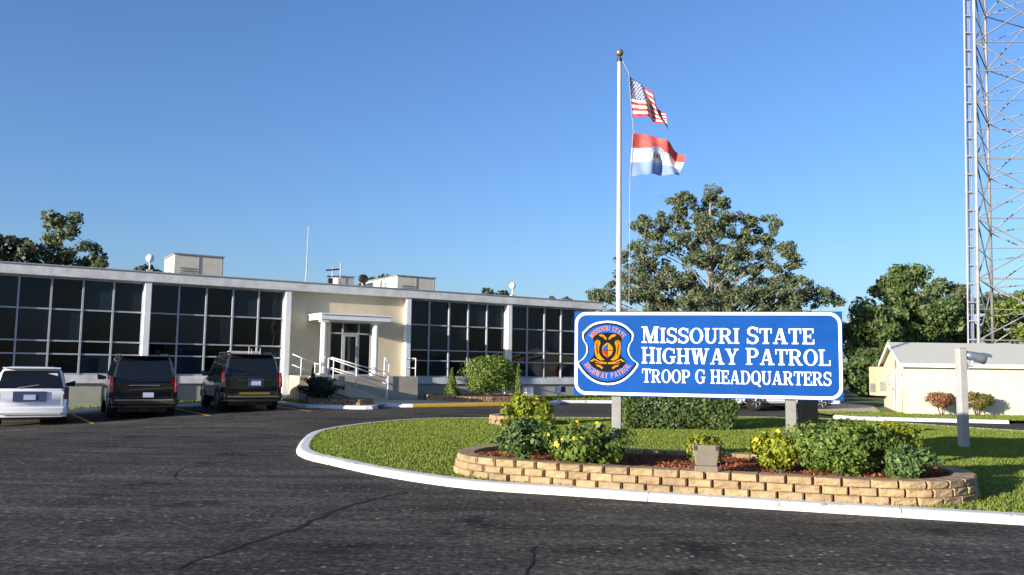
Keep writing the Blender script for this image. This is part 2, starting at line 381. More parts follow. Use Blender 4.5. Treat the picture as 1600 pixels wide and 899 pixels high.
# kerb swept along a path; profile runs outside (road) to inside
def kerb(name, pts, m, h=.10, wd=.24, closed=False, zf=gz, seg=3.0, gap=.012, side=1):
    pts = resample(pts, .25, closed)
    b = MB(); prof = [(0, -.06), (.0, h*.35), (.05, h*.9), (.09, h), (wd, h+.004), (wd, -.06)]
    n = len(pts); dd = []
    for i in range(n):
        a = np.array(pts[max(0, i-1)]); c = np.array(pts[min(n-1, i+1)])
        if closed: a = np.array(pts[i-1]); c = np.array(pts[(i+1) % n])
        t = (c-a)/np.linalg.norm(c-a); dd.append((-t[1]*side, t[0]*side))
    per = int(seg/.25); idx = list(range(n))+([0] if closed else [])
    for s in range(0, len(idx)-1, per):
        ch = idx[s:s+per+1]
        if len(ch) < 2: continue
        rings = []
        for k, i in enumerate(ch):
            x, y = pts[i]; nx_, ny_ = dd[i]; tx, ty = ny_, -nx_
            sh = gap*(1 if k == 0 else 0)
            rings.append([(x+nx_*q+tx*sh, y+ny_*q+ty*sh, zf(x, y)+z) for q, z in prof])
        b.rings(rings)
    return tag(b.build(name, m), kind='structure')

# worn white kerb paint
def kerbpaint():
    m = mat('white_kerb_paint', (.80, .79, .76), .7, bump=.2, bscale=60)
    n = m.node_tree.nodes; l = m.node_tree.links; b = n['Principled BSDF']; tc = n.new('ShaderNodeTexCoord')
    t = n.new('ShaderNodeTexNoise'); t.inputs['Scale'].default_value = 5; t.inputs['Detail'].default_value = 9; t.inputs['Roughness'].default_value = .75
    l.new(tc.outputs['Object'], t.inputs['Vector']); r = n.new('ShaderNodeValToRGB'); l.new(t.outputs['Fac'], r.inputs[0])
    r.color_ramp.elements[0].position = .37; r.color_ramp.elements[0].color = (.26, .24, .20, 1)
    r.color_ramp.elements[1].position = .45; r.color_ramp.elements[1].color = (.64, .63, .60, 1)
    l.new(r.outputs[0], b.inputs['Base Color']); return m
M['kerb'] = kerbpaint()

ISL = catmull([(-4.25, 17.14), (-3.75, 15.55), (-2.97, 14.44), (-1.92, 13.14), (-.58, 11.99), (.9, 11.43), (2.48, 10.85), (3.94, 10.38), (5.91, 9.75), (9, 8.85),
               (14, 7.6), (22, 6.5), (30, 6.4), (34, 10), (28, 15.5), (20, 19.8), (14.8, 24.6), (13, 27.2), (11.4, 29.2), (9, 29.9), (6, 29.2), (3.4, 28.1),
               (1.5, 27.65), (-2.1, 26.2), (-3.2, 25.2), (-4.25, 23.2), (-4.75, 20.6)], True, 8)
tag(kerb('island_kerb', ISL, 'kerb', closed=True, side=1), 'white painted kerb curving round the grass island')
def inset(poly, q):
    out = []; n = len(poly)
    for i in range(n):
        a = np.array(poly[i-1]); c = np.array(poly[(i+1) % n]); t = (c-a)/np.linalg.norm(c-a)
        out.append((poly[i][0]-t[1]*q, poly[i][1]+t[0]*q))
    return out
ISLI = inset(ISL, .22)
tag(patch('island_lawn', ISLI, .085, 'turf'), 'mown green lawn of the grass island round the sign')
PLAN = catmull([(-.85, 13.4), (-.72, 12.75), (-.3, 12.3), (.35, 11.95), (1.35, 11.5), (2.45, 11.12), (3.6, 10.75), (4.4, 10.52), (5.1, 10.45), (5.65, 10.68), (6.1, 11.15), (6.35, 11.85),
                (6.2, 12.55), (5.6, 13.15), (3.8, 13.8), (2.6, 14.1), (.9, 14.6), (-.05, 14.75), (-.62, 14.2)], True, 8)
def blades(name, poly, holes, n, h, label, zf=gz, dz=.085, bounds=None, wd=.011, m='grass', near=True):
    P = np.array(poly); x0, y0 = P.min(0); x1, y1 = P.max(0)
    if bounds: x0, x1, y0, y1 = max(x0, bounds[0]), min(x1, bounds[1]), max(y0, bounds[2]), min(y1, bounds[3])
    x = RNG.uniform(x0, x1, n); y = RNG.uniform(y0, y1, n); k = inside(x, y, poly)
    for q in holes: k &= ~inside(x, y, q)
    x, y = x[k], y[k]; n = len(x); z = np.array([zf(a, c) for a, c in zip(x, y)])+dz-.005
    hh = h*RNG.uniform(.5, 1.25, n); a = RNG.uniform(0, 2*np.pi, n); ln = RNG.uniform(.1, .7, n)*hh; la = RNG.uniform(0, 2*np.pi, n)
    wv = wd*RNG.uniform(.7, 1.5, n)
    b = np.stack([x, y, z], 1); s = np.stack([np.cos(a)*wv, np.sin(a)*wv, 0*x], 1); t = b+np.stack([np.cos(la)*ln, np.sin(la)*ln, hh], 1)
    o = raw(name, np.stack([b-s, b+s, t], 1).reshape(-1, 3), 3, m); return tag(o, label, 'grass', kind='stuff')
blades('lawn_grass', ISLI, [PLAN], 380000, .042, 'short mown green grass covering the island', bounds=(-5, 17, 9, 31), wd=.013)

# painted / worn marks on the asphalt
def strip(name, pts, wd, m, dz=.004, zf=gz):
    pts = resample(pts, .12); v = []; n = len(pts)
    for i in range(n):
        a = np.array(pts[max(0, i-1)]); c = np.array(pts[min(n-1, i+1)]); t = (c-a)/np.linalg.norm(c-a)
        ww = (wd if not callable(wd) else wd(i/(n-1)))*.5
        x, y = pts[i]; v += [(x-t[1]*ww, y+t[0]*ww, zf(x-t[1]*ww, y+t[0]*ww)+dz), (x+t[1]*ww, y-t[0]*ww, zf(x+t[1]*ww, y-t[0]*ww)+dz)]
    b = MB(); b.add(v, [(2*i, 2*i+1, 2*i+3, 2*i+2) for i in range(n-1)]); return tag(b.build(name, m), kind='structure')
for t in (-1.35, 1.8, 5.15, 8.5):
    a, c = W(t, 1.7), W(t+.1, 6.9)
    tag(strip('stall_line', [(a.x, a.y), (c.x, c.y)], .11, 'yellowpaint', dz=.006), group='yellow stall lines between the parked vehicles')
seam = [(-1.35, 11.6), (-1.7, 11.0), (-2.0, 10.2), (-2.15, 9.3), (-2.3, 8.5), (-2.55, 7.9), (-2.7, 7.2)]
def wob(p, a=.05): return [(x+RNG.uniform(-a, a), y+RNG.uniform(-a, a)) for x, y in resample(p, .16)]
strip('crack_seal', wob(seam), lambda u: .03+.05*RNG.uniform(0, 1)*math.sin(u*math.pi), 'tar', .004)
strip('crack_seal', wob([(.25, 8.2), (.15, 7.2), (0.0, 6.2), (.1, 5.2)], .04), lambda u: .01+.02*RNG.uniform(0, 1), 'tar', .004)
strip('tyre_scuff', catmull([(-4.6, 15.6), (-5.2, 14.0), (-5.0, 12.8), (-4.4, 11.9), (-3.9, 11.5)]), .035, 'scuff', .004)

# ------------------------------------------------------------------ office building
B = thing('office_building', 'long low cream office building with dark window bays and white pilasters', 'building', P0, BANG)
# local frame: x = along the front, y = behind (-n), z = up
b = MB()
b.box(-7, 26.25, .12, 14, -.8, 4.86); b.build('wall', 'base', B)
b = MB(); b.box(-6.9, 26.15, .4, 13.9, 4.862, 4.9); b.build('roof', 'roof', B)
b = MB()
b.box(-7.05, 26.45, -.33, .35, 4.75, 5.12); b.box(-7.05, 26.45, 13.7, 14.1, 4.75, 5.1); b.box(26.1, 26.45, .352, 13.698, 4.75, 5.1)
b.build('parapet', 'trim', B, bevel=.015)
b = MB()
b.box(-7.05, 26.45, -.37, .36, 5.122, 5.16); b.build('parapet_cap', 'frame', B)
# lower wall and sill, front
b = MB()
for t0, t1 in ((-7, 9.7), (15.35, 26.25)): b.box(t0, t1, 0, .118, -.8, .86)
b.build('base_wall', 'base', B)
b = MB()
for t0, t1 in ((-7, 9.7), (15.35, 26.3)): b.box(t0, t1, -.10, .116, .862, 1.16)
b.build('window_sill', 'trim', B, bevel=.01)
cols = [-6.65, -1.18, 4.29, 9.77, 15.32, 20.75, 26.2]
for t in cols:
    b = MB(); hw = .125
    zt, zb = 4.748, -.4
    b.hexa([(t-hw, -.30, zb), (t+hw, -.30, zb), (t+hw, .11, zb), (t-hw, .11, zb), (t-hw, -.27, zt), (t+hw, -.27, zt), (t+hw, .11, zt), (t-hw, .11, zt)])
    b.build('pillar', 'white', B, bevel=.02)
ROWS = [1.162, 1.93, 2.41, 3.57, 4.75]
for t0, t1 in ((-6.52, -1.31), (-1.05, 4.16), (4.42, 9.64), (15.45, 20.62), (20.88, 26.07)):
    g = MB(); fr = MB(); nx = 5; w_ = (t1-t0)/nx
    for i in range(nx):
        for j in range(4):
            x0, x1, z0, z1 = t0+i*w_+.025, t0+(i+1)*w_-.025, ROWS[j]+.025, ROWS[j+1]-.025
            e = [random.uniform(-.009, .009) for _ in range(3)]
            g.add([(x0, .05+e[0], z0), (x1, .05+e[1], z0), (x1, .05+e[1]+e[2], z1), (x0, .05+e[0]+e[2], z1)], [(0, 1, 2, 3)])
    for i in range(nx+1):
        x = t0+i*w_; hw = .03 if 0 < i < nx else .035
        fr.box(x-hw, x+hw, -.04, .115, ROWS[0], ROWS[-1])
    for j, z in enumerate(ROWS):
        hh = .028 if 0 < j < 4 else .035
        z = min(max(z, ROWS[0]+.036), ROWS[-1]-.036)
        for i in range(nx): fr.box(t0+i*w_+.032, t0+(i+1)*w_-.032, -.02, .113, z-hh, z+hh)
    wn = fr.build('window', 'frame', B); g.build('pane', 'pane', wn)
# entrance wall with its opening
b = MB()
b.box(9.9, 11.72, 0, .118, -.4, 4.748); b.box(13.66, 15.19, 0, .118, -.4, 4.748); b.box(11.722, 13.658, 0, .118, 3.56, 4.748)
b.build('entrance_wall', 'cream', B)
b = MB()
for x in (11.75, 12.32, 13.05, 13.63): b.box(x-.035, x+.035, .03, .115, 1.2, 3.56)
for z in (1.24, 3.05, 3.52):
    for a, c in ((11.786, 12.284), (12.356, 13.014), (13.086, 13.594)): b.box(a, c, .035, .113, z-.035, z+.035)
ef = b.build('entrance_frame', 'frame', B)
b = MB()
for a, c in ((11.786, 12.284), (13.086, 13.594)): b.add([(a, .07, 1.275), (c, .07, 1.275), (c, .07, 3.015), (a, .07, 3.015)], [(0, 1, 2, 3)])
for a, c in ((11.786, 12.284), (12.356, 13.014), (13.086, 13.594)): b.add([(a, .07, 3.085), (c, .07, 3.085), (c, .07, 3.485), (a, .07, 3.485)], [(0, 1, 2, 3)])
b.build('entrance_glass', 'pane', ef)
b = MB(); b.box(12.36, 12.43, .02, .06, 1.28, 3.01); b.box(12.94, 13.01, .02, .06, 1.28, 3.01); b.box(12.432, 12.938, .02, .06, 2.92, 3.01); b.box(12.432, 12.938, .02, .06, 1.28, 1.42)
dr = b.build('door', 'frame', B)
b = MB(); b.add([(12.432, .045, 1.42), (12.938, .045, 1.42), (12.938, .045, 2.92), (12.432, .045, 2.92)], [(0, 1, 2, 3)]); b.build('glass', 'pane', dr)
b = MB(); b.box(12.90, 12.93, -.03, .018, 2.0, 2.5); b.build('handle', 'chrome', dr)
b = MB(); b.box(10.72, 13.85, -1.62, -.002, 3.54, 3.74); b.box(10.69, 13.88, -1.66, -.004, 3.742, 3.80)
cn = b.build('canopy', 'white', B, bevel=.012)
for t in (10.95, 13.25):
    b = MB(); b.tube((t, -1.35, 1.25), (t, -1.35, 3.538), .13, .13, 20); b.box(t-.17, t+.17, -1.52, -1.18, 3.44, 3.537); b.box(t-.16, t+.16, -1.51, -1.19, 1.252, 1.33)
    b.build('column', 'white', cn, smooth=False)

# rooftop things
def rooftop_unit(t, y, z0, L, D, H, label, m='unit', group=None):
    r = thing('rooftop_unit', label, 'roof unit', W(t, -y, z0), BANG, group)
    b = MB(); b.box(0, L, 0, D, .0, H-.06); b.build('cabinet', m, r, bevel=.02)
    b = MB(); b.box(-.05, L+.05, -.05, D+.05, H-.058, H); b.build('lid', 'unit_dark', r)
    b = MB()
    for k in range(7): b.box(L*.12, L*.45, -.03, -.003, .25+.11*k, .30+.11*k)
    b.build('louvre', 'unit_dark', r)
    for x in (L*.5, L*.98):
        b = MB(); b.box(x-.02, x+.02, -.02, -.002, .08, H-.1); b.build('panel_strip', 'unit_dark', r)
    b = MB(); b.box(-.02, -.002, D*.3, D*.6, .3, .8); b.build('access_panel', 'unit_dark', r)
    return r
rooftop_unit(5.95, 4.0, 4.9, 2.1, 2.3, 1.58, 'boxy cream rooftop unit at the left end of the roof')
rooftop_unit(17.1, 5.0, 4.9, 2.2, 4.2, 1.48, 'long cream rooftop unit with sunlit side right of the antennas')
rooftop_unit(15.0, 8.0, 4.9, .9, .9, 1.55, 'small blue grey rooftop unit behind the antennas', 'meter')
r = thing('whip_antenna', 'tall thin white whip antenna standing alone on the roof', 'antenna', W(10.9, -1, 4.9), BANG)
b = MB(); b.tube((0, 0, 0), (0, 0, .25), .05); b.build('base', 'meter', r)
b = MB(); b.tube((0, 0, .25), (.03, 0, 2.85), .032, .018); b.build('rod', 'ladderwhite', r)
r = thing('antenna_mast', 'short antenna mast with dark cross arms beside the small rooftop unit', 'antenna', W(13.95, -6, 4.9), BANG)
b = MB(); b.tube((0, 0, 0), (0, 0, 1.75), .035); b.tube((.5, .2, 0), (.5, .2, 2.0), .03); b.build('mast', 'ladderwhite', r)
b = MB()
b.tube((-.35, 0, 1.55), (.35, 0, 1.65), .04); b.tube((-.25, .1, 1.25), (.3, -.1, 1.25), .04); b.box(-.2, -.02, -.1, .1, .7, 1.15); b.box(.1, .3, -.1, .1, .4, .8)
b.build('cross_arm', 'plastic', r)
r = thing('satellite_dish', 'small dark dish aerial on the roof between two roof units', 'antenna', W(16.0, -7, 4.9), BANG)
b = MB(); b.tube((0, 0, 0), (0, 0, 1.2), .035); b.build('mast', 'meter', r)
b = MB(); b.sphere((0, -.1, 1.35), .3, 12, 8, sc=(1, .35, .8)); b.build('dish', 'plastic', r, smooth=True)
for t, lab in ((4.32, 'round white globe lamp on the roof edge above the left pilaster'), (21.0, 'round white globe lamp on the roof edge above the right pilaster')):
    r = thing('roof_lamp', lab, 'roof lamp', W(t, .05, 5.16), BANG, 'globe lamps on the roof edge')
    b = MB(); b.tube((0, 0, 0), (0, 0, .42), .03); b.box(-.1, .1, -.1, .1, 0, .08); b.build('stem', 'meter', r)
    b = MB(); b.sphere((0, 0, .53), .16, 16, 10); b.build('globe', 'globe', r, smooth=True)

# landing, steps and rails
L = thing('entrance_steps', 'concrete landing and steps leading up to the glass entrance door', 'steps', P0, BANG)
b = MB(); b.box(9.9, 15.2, -1.62, -.004, -.3, 1.22); b.box(10.3, 10.82, -2.75, -1.622, -.3, 1.21); b.build('landing', 'concrete', L, bevel=.015)
b = MB(); ns = 7
for k in range(ns):
    z = 1.21-(k+1)*(1.21-.17)/(ns+1); b.box(10.822+k*.345, 10.82+(k+1)*.345, -2.62, -1.625, -.2, z)
b.build('step', 'concrete', L, bevel=.012)
b = MB()
b.hexa([(10.822, -2.75, .62), (13.3, -2.75, -.1), (13.3, -2.625, -.1), (10.822, -2.625, .62), (10.822, -2.75, 1.16), (13.3, -2.75, .25), (13.3, -2.625, .25), (10.822, -2.625, 1.16)])
b.build('side_wall', 'walk', L)
def rail(label, top, drop, posts, g='white handrails at the entrance'):
    r = thing('handrail', label, 'handrail', P0, BANG, g)
    b = MB(); b.path([(t, -n, z) for t, n, z in top], .023, 10); b.build('top_bar', 'rail', r, smooth=True)
    b = MB(); b.path([(t, -n, z-drop) for t, n, z in top], .018, 10); b.build('lower_bar', 'rail', r, smooth=True)
    for t, n, z, z1 in posts:
        b = MB(); b.tube((t, -n, z), (t, -n, z1), .022, .022, 10); b.build('post', 'rail', r, smooth=True)
rail('long white handrail sloping down the near side of the entrance steps', [(10.45, 2.69, 1.97), (10.7, 2.69, 1.95), (13.22, 2.69, 1.15), (13.26, 2.69, .95)], .42, [(10.7, 2.69, 1.94, 1.2), (11.9, 2.69, 1.56, .75), (13.23, 2.69, 1.13, .1)])
rail('short white handrail on the wall side of the entrance steps', [(11.2, 1.68, 1.98), (13.5, 1.68, 1.4), (13.78, 1.68, 1.25)], .42, [(11.3, 1.68, 1.96, .9), (13.75, 1.68, 1.26, .1)])
rail('short upright handrail loop on the landing in front of the right column', [(13.6, 1.55, 2.02), (13.85, 1.55, 1.75)], .5, [(13.62, 1.55, 2.02, 1.2), (13.83, 1.55, 1.76, 1.2)])
rail('white handrail beside the left pilaster at the landing end', [(9.6, 1.58, 2.08), (10.5, 1.58, 1.74), (11.0, 1.58, 1.62)], .42, [(9.97, 1.58, 1.93, 1.2), (10.55, 1.58, 1.72, 1.2)])
rail('white handrail at the right end of the landing by the windows', [(15.12, .1, 2.02), (15.12, 1.5, 2.0)], .42, [(15.12, 1.5, 2.0, 1.2), (15.12, .12, 2.02, 1.2)])

# ------------------------------------------------------------------ kerbs, walks, lawns by the building
def wp(pts): return [(W(t, n).x, W(t, n).y) for t, n in pts]
tag(kerb('parking_kerb', wp([(9.0, 4.4), (8.95, 1.6), (8.7, 1.35), (-9, 1.35)]), 'kerb', h=.12, side=-1), 'pale kerb in front of the parked vehicles')
strip_poly = wp([(-9, .05), (8.7, .05), (9.9, .05), (9.9, 4.3), (9.2, 4.3), (9.2, 1.12), (-9, 1.12)])
patch('front_lawn', strip_poly, .13, 'turf')
blades('lawn_grass', strip_poly, [], 26000, .09, 'bright grass strip along the wall behind the parked vehicles', dz=.13, wd=.018)
# entry planter kerb + walk
EPK = [(-7.85, 31.6), (-7.75, 31.3), (-7.4, 31.15), (-5.3, 30.7), (-4.95, 30.85), (-4.85, 31.3)]
tag(kerb('planter_kerb', EPK, 'kerb', h=.12, wd=.35, side=1), 'white kerb in front of the small block planter')
patch('planter_bed', [(-7.7, 31.5), (-5.0, 31.0), (-4.7, 33.0), (-6.8, 33.6), (-7.9, 32.8)], .12, 'walk')
walk = wp([(11.4, 3.15), (11.9, 5.0), (13.1, 5.3), (19.5, 5.1), (20.3, 4.6), (20.9, 4.0), (20.9, 3.3), (15.3, 1.7), (13.2, 1.66)])
patch('sidewalk', walk, .115, 'walk')
tag(kerb('sidewalk_kerb', wp([(11.75, 4.9), (12.9, 5.45), (13.1, 5.5)]), 'kerb', h=.13, side=1), 'pale kerb at the foot of the entrance steps')
tag(kerb('yellow_kerb', wp([(13.1, 5.5), (16, 5.4), (19.5, 5.25)]), 'yellowpaint', h=.13, side=1), 'yellow painted kerb along the sidewalk')
tag(kerb('sidewalk_kerb', wp([(19.5, 5.25), (20.4, 4.8), (21, 4.2), (21.2, 3.6)]), 'kerb', h=.13, side=1), 'pale kerb turning in at the end of the sidewalk')
tag(kerb('lawn_kerb', wp([(21.2, 3.6), (22.5, 3.9), (24, 4.6), (27.5, 6.2)]), 'kerb', h=.13, side=1), 'white kerb of the lawn right of the entrance')
rl = wp([(20.9, .05), (20.9, 3.4), (22.5, 3.7), (24, 4.4), (27.5, 6.0), (29, 3), (29, .05)])
patch('side_lawn', rl, .14, 'turf'); blades('lawn_grass', rl, [], 14000, .09, 'grass in front of the windows right of the entrance', dz=.14, wd=.02)

# block walls -------------------------------------------------------
def block_ring(b, pts, closed, z0, courses, bh=.10, bl=.33, depth=.26, batter=.018, zf=lambda x, y: 0, jit=.012):
    for c in range(courses):
        pp = inset(pts, batter*c) if closed else pts
        P_ = resample(pp, .02, closed); n = len(P_)
        tot = sum(math.dist(P_[i], P_[(i+1) % n]) for i in range(n if closed else n-1)); nb = max(1, round(tot/bl))
        per = (n if closed else n-1)/nb; off = per*(.5 if c % 2 else 0)+random.uniform(-.1, .1)*per
        for k in range(nb):
            i0 = (k*per+off); i1 = i0+per
            if not closed: i0, i1 = max(0, min(n-1, i0)), max(0, min(n-1, i1))
            if i1-i0 < per*.2: continue
            q0, q1 = .028, .972; row = []
            for s in (q0, q0+.06, .35, .65, q1-.06, q1):
                i = i0+(i1-i0)*s; ii = int(round(i)); ii = ii % n if closed else min(n-1, ii)
                a = np.array(P_[(ii-2) % n if closed else max(0, ii-2)]); e = np.array(P_[(ii+2) % n if closed else min(n-1, ii+2)])
                t = (e-a)/np.linalg.norm(e-a); row.append((P_[ii], (-t[1], t[0])))
            zz0 = z0+c*bh+.0005; zz1 = z0+(c+1)*bh-.0015
            v = []; bul = random.uniform(-.006, .012)
            for j, fz in enumerate((0, .12, .5, .88, 1)):
                for i_, (p, nn) in enumerate(row):
                    ed = (i_ in (0, 5)) or (j in (0, 4)); o_ = (.034 if i_ in (0, 5) else .012) if ed else -bul+random.uniform(-jit, jit)
                    v.append((p[0]+nn[0]*o_, p[1]+nn[1]*o_, zf(*p)+zz0+(zz1-zz0)*fz))
            nf_ = len(v); f = [(j*6+i_, j*6+i_+1, (j+1)*6+i_+1, (j+1)*6+i_) for j in range(4) for i_ in range(5)]
            for j, fz in enumerate((0, 1)):
                for i_, (p, nn) in enumerate(row): v.append((p[0]+nn[0]*depth, p[1]+nn[1]*depth, zf(*p)+zz0+(zz1-zz0)*fz))
            f += [(nf_+i_, nf_+6+i_, nf_+7+i_, nf_+1+i_) for i_ in range(5)]
            f += [(24+i_, 25+i_, nf_+7+i_, nf_+6+i_) for i_ in range(5)] + [(i_, nf_+i_, nf_+1+i_, i_+1) for i_ in range(5)]
            f += [(0, 6, 12, 18, 24, nf_+6, nf_), (5, nf_+5, nf_+11, 29, 23, 17, 11)]
            b.add(v, f)
b = MB(); block_ring(b, PLAN, True, .085, 3)
tag(b.build('retaining_wall', 'tan'), 'curved tan block retaining wall of the planter below the sign', 'wall')
PIN = inset(PLAN, .27)
tag(patch('mulch_bed', inset(PLAN, .2), .30, 'mulchbase'), 'soil under the red mulch of the planter')
def chips(name, poly, n, z, size, m, label, zf=lambda x, y: 0):
    P = np.array(poly); x = RNG.uniform(P[:, 0].min(), P[:, 0].max(), n); y = RNG.uniform(P[:, 1].min(), P[:, 1].max(), n); k = inside(x, y, poly); x, y = x[k], y[k]
    zz = z+RNG.uniform(0, .03, len(x))+.03*np.sin(x*2.3)*np.cos(y*3.1)
    p = np.stack([x, y, zz], 1); nr = np.tile([0, 0, 1.], (len(x), 1))
    return tag(raw(name, leaves(p, nr, size*RNG.uniform(.5, 1.4, len(x)), .35, .45), 4, m), label, 'mulch', kind='stuff')
chips('mulch', PIN, 26000, .315, .06, 'mulch', 'reddish bark mulch filling the sign planter')

# ------------------------------------------------------------------ vegetation builders
def shrub(name, label, cat, loc, rx, ry, h, n, size, m, group=None, lumps=16, flowers=None, seed=1, stem=True, low=.0, shape='round', aspect=.55, lump=.42, shoots=True):
    rng = np.random.default_rng(seed); r = thing(name, label, cat, loc, 0, group)
    pts, nr = [], []
    cz = h*.5 + low*.5
    hz = h*.5 - low*.5
    if shape == 'cone':
        u = rng.uniform(0, 1, n)**.75; z = low+(h-low)*(1-u); a = rng.uniform(0, 2*np.pi, n)
        rr = u*(.85+.15*np.sin(a*5+z*9))*rng.uniform(.75, 1.05, n)
        P = np.stack([np.cos(a)*rr*rx, np.sin(a)*rr*ry, z], 1); N_ = np.stack([np.cos(a), np.sin(a), .5+0*a], 1)
    elif shape == 'box':
        q = rng.uniform(-1, 1, (n, 3)); ax = rng.integers(0, 3, n); sg = rng.choice([-1, 1], n)
        q[np.arange(n), ax] = sg*rng.uniform(.8, 1.03, n)
        q *= (1-.10*np.abs(np.roll(q, 1, 1))**4)
        P = q*np.array([rx, ry, hz])+np.array([0, 0, cz]); N_ = np.zeros((n, 3)); N_[np.arange(n), ax] = sg
        P += .05*np.stack([np.sin(P[:, 2]*9+P[:, 1]*5), np.cos(P[:, 0]*6+P[:, 2]*7), np.sin(P[:, 0]*5)], 1)
    else:
        c = dirs(lumps, rng)*rng.uniform(.45, .72, (lumps, 1)); c = np.vstack([c, [[0, 0, 0]]]); k = rng.integers(0, len(c), n)
        dd = dirs(n, rng); rad = lump*rng.uniform(.55, 1.05, n); rad[k == lumps] *= 1.7
        q = c[k]+dd*rad[:, None]; ln = np.linalg.norm(q, axis=1)
        q = q*(1/np.maximum(1, ln/1.02))[:, None]
        if shape == 'dome': q[:, 2] = np.maximum(q[:, 2], -.85)
        P = q*np.array([rx, ry, hz])+np.array([0, 0, cz]); N_ = dd+q*.6
    if shape in ('round', 'dome') and shoots:
        ns_ = max(14, n//260); k = n//6; base = dirs(ns_, rng); base[:, 2] = np.abs(base[:, 2])*.9-.1
        i_ = rng.integers(0, ns_, k); u_ = rng.uniform(.75, 1.24, k); q = base[i_]*u_[:, None]+rng.normal(0, .05, (k, 3))
        P[:k] = q*np.array([rx, ry, hz])+np.array([0, 0, cz]); N_[:k] = base[i_]
    P[:, 2] = np.maximum(P[:, 2], .02)
    raw('foliage', leaves(P, N_, size*np.clip(rng.lognormal(-.08, .38, n), .35, 1.8), aspect, .62, rng), 4, m, r)
    if stem:
        b = MB()
        for i in range(5):
            a = i*1.26+seed; b.tube((math.cos(a)*.03, math.sin(a)*.03, 0), (math.cos(a)*rx*.45, math.sin(a)*ry*.45, h*.62), .022*max(1, h), .008, 6)
        b.build('stem', 'bark', r)
    if flowers:
        fm, nf, fs = flowers
        k = rng.choice(n, nf); up = P[:, 2] > cz
        k = rng.choice(np.nonzero(up & (P[:, 1] < ry*.3))[0], nf); q = P[k]+N_[k]/np.linalg.norm(N_[k], axis=1, keepdims=True)*.02
        for qi, ni in zip(q, N_[k]):
            raw('flower', leaves(qi+rng.normal(0, fs*.25, (5, 3)), np.repeat(ni[None], 5, 0), fs*rng.uniform(.7, 1.2, 5), .8, .4, rng), 4, fm, r)
    return r

def tree(name, label, loc, trunk_h, lobes, nl, size, m, seed=1, group=None, bark='bark', tr=.25, cl=.9, per=24, lean=0, sparse=1.0, twigs=0):
    """lobes: (x,y,z,rx,ry,rz,weight) ellipsoids around the base; filled with leaf clumps fed by limbs"""
    rng = np.random.default_rng(seed); r = thing(name, label, 'tree', loc, 0, group)
    wts = np.array([l[6] for l in lobes], float); wts /= wts.sum(); C_ = []
    for l, wt in zip(lobes, wts):
        k = max(3, int(per*len(lobes)*wt)); dd = dirs(k, rng)*rng.uniform(.35, 1.0, (k, 1))**.6
        C_.append(np.array(l[:3])+dd*np.array(l[3:6]))
    C_ = np.vstack(C_); nc = len(C_)
    rad = cl*rng.uniform(.55, 1.15, nc)
    k = rng.integers(0, nc, nl); dd = dirs(nl, rng); q = dd*(rng.uniform(.2, 1, nl)**.5)[:, None]*np.array([1, 1, .72])
    P = C_[k]+q*rad[k][:, None]; P[:, 2] = np.maximum(P[:, 2], .1)
    raw('crown', leaves(P, dd+np.array([0, 0, .35]), size*np.clip(rng.lognormal(-.08, .4, nl), .35, 2.0), .6, .7, rng), 4, m, r)
    b = MB(); top = Vector((lean, 0, trunk_h)); prev = Vector((0, 0, -.1)); rr = tr*1.3; pts = [prev]
    zmax = max(l[2] for l in lobes)
    for i in range(1, 7):
        f = i/6; p = Vector((lean*f+random.uniform(-.08, .08)*tr*4, random.uniform(-.08, .08)*tr*4, zmax*f*1.02))
        r1 = max(.03, tr*(1.15-f)); b.tube(prev, p, rr, r1, 9, cap=False); prev = p; rr = r1; pts.append(p)
    hubs = list(range(0, nc, 5)); HC = C_[hubs]
    for h_ in hubs:
        c = Vector(C_[h_]); hz_ = max(trunk_h*.6, c.z-.8*math.hypot(c.x, c.y)-.2); f = min(1, max(0, hz_/(zmax*1.02)))
        j = min(5, int(f*6)); s = pts[j].lerp(pts[j+1], f*6-j); mid = s.lerp(c, .5)+Vector((rng.normal(0, .2), rng.normal(0, .2), .1*(c-s).length))
        r0 = max(.022, tr*.26*(1.1-f)); b.tube(s, mid, r0, r0*.6, 6, cap=False); b.tube(mid, c, r0*.6, r0*.3, 6, cap=False)
    for i in range(nc):
        c = Vector(C_[i]); hb = Vector(HC[np.argmin(np.sum((HC-C_[i])**2, 1))]); mid = hb.lerp(c, .5)+Vector((0, 0, .12*(c-hb).length))
        b.tube(hb, mid, .028, .02, 5, cap=False); b.tube(mid, c, .02, .012, 5, cap=False)
        for _ in range(twigs):
            e = c+Vector(rng.normal(0, rad[i]*.85, 3)); b.tube(c, e, .012, .005, 4, cap=False)
    b.build('trunk', bark, r)
    return r

# ------------------------------------------------------------------ planter shrubs
zp = .31; G = 'shrubs in the sign planter'
shrub('shrub', 'dark green shrub with purple flowers at the left end of the sign planter', 'shrub', (.24, 12.5, zp), .44, .42, .66, 4200, .062, 'lf_dark', G, flowers=('petal_p', 14, .05), seed=3)
shrub('shrub', 'tall yellow green shrub behind the dark leftmost planter shrub', 'shrub', (.28, 13.5, zp), .46, .4, .98, 4200, .07, 'lf_yel', G, seed=4)
shrub('shrub', 'wide green and yellow shrub with yellow flowers left of the floodlight', 'shrub', (1.12, 12.15, zp), .6, .45, .68, 6200, .066, 'lf_mid', G, flowers=('petal_y', 16, .07), seed=5)
shrub('shrub', 'small yellow green shrub right behind the brown floodlight box', 'shrub', (2.75, 12.15, zp), .29, .26, .52, 2000, .06, 'lf_yel', G, seed=6)
shrub('shrub', 'yellow green shrub just right of the floodlight, under the sign', 'shrub', (3.7, 11.7, zp), .38, .36, .64, 3600, .062, 'lf_yel', G, flowers=('petal_y', 4, .06), seed=7)
shrub('shrub', 'largest rounded green shrub in the right half of the sign planter', 'shrub', (4.36, 11.4, zp), .68, .56, .80, 9500, .058, 'lf_mid', G, seed=8, lumps=22)
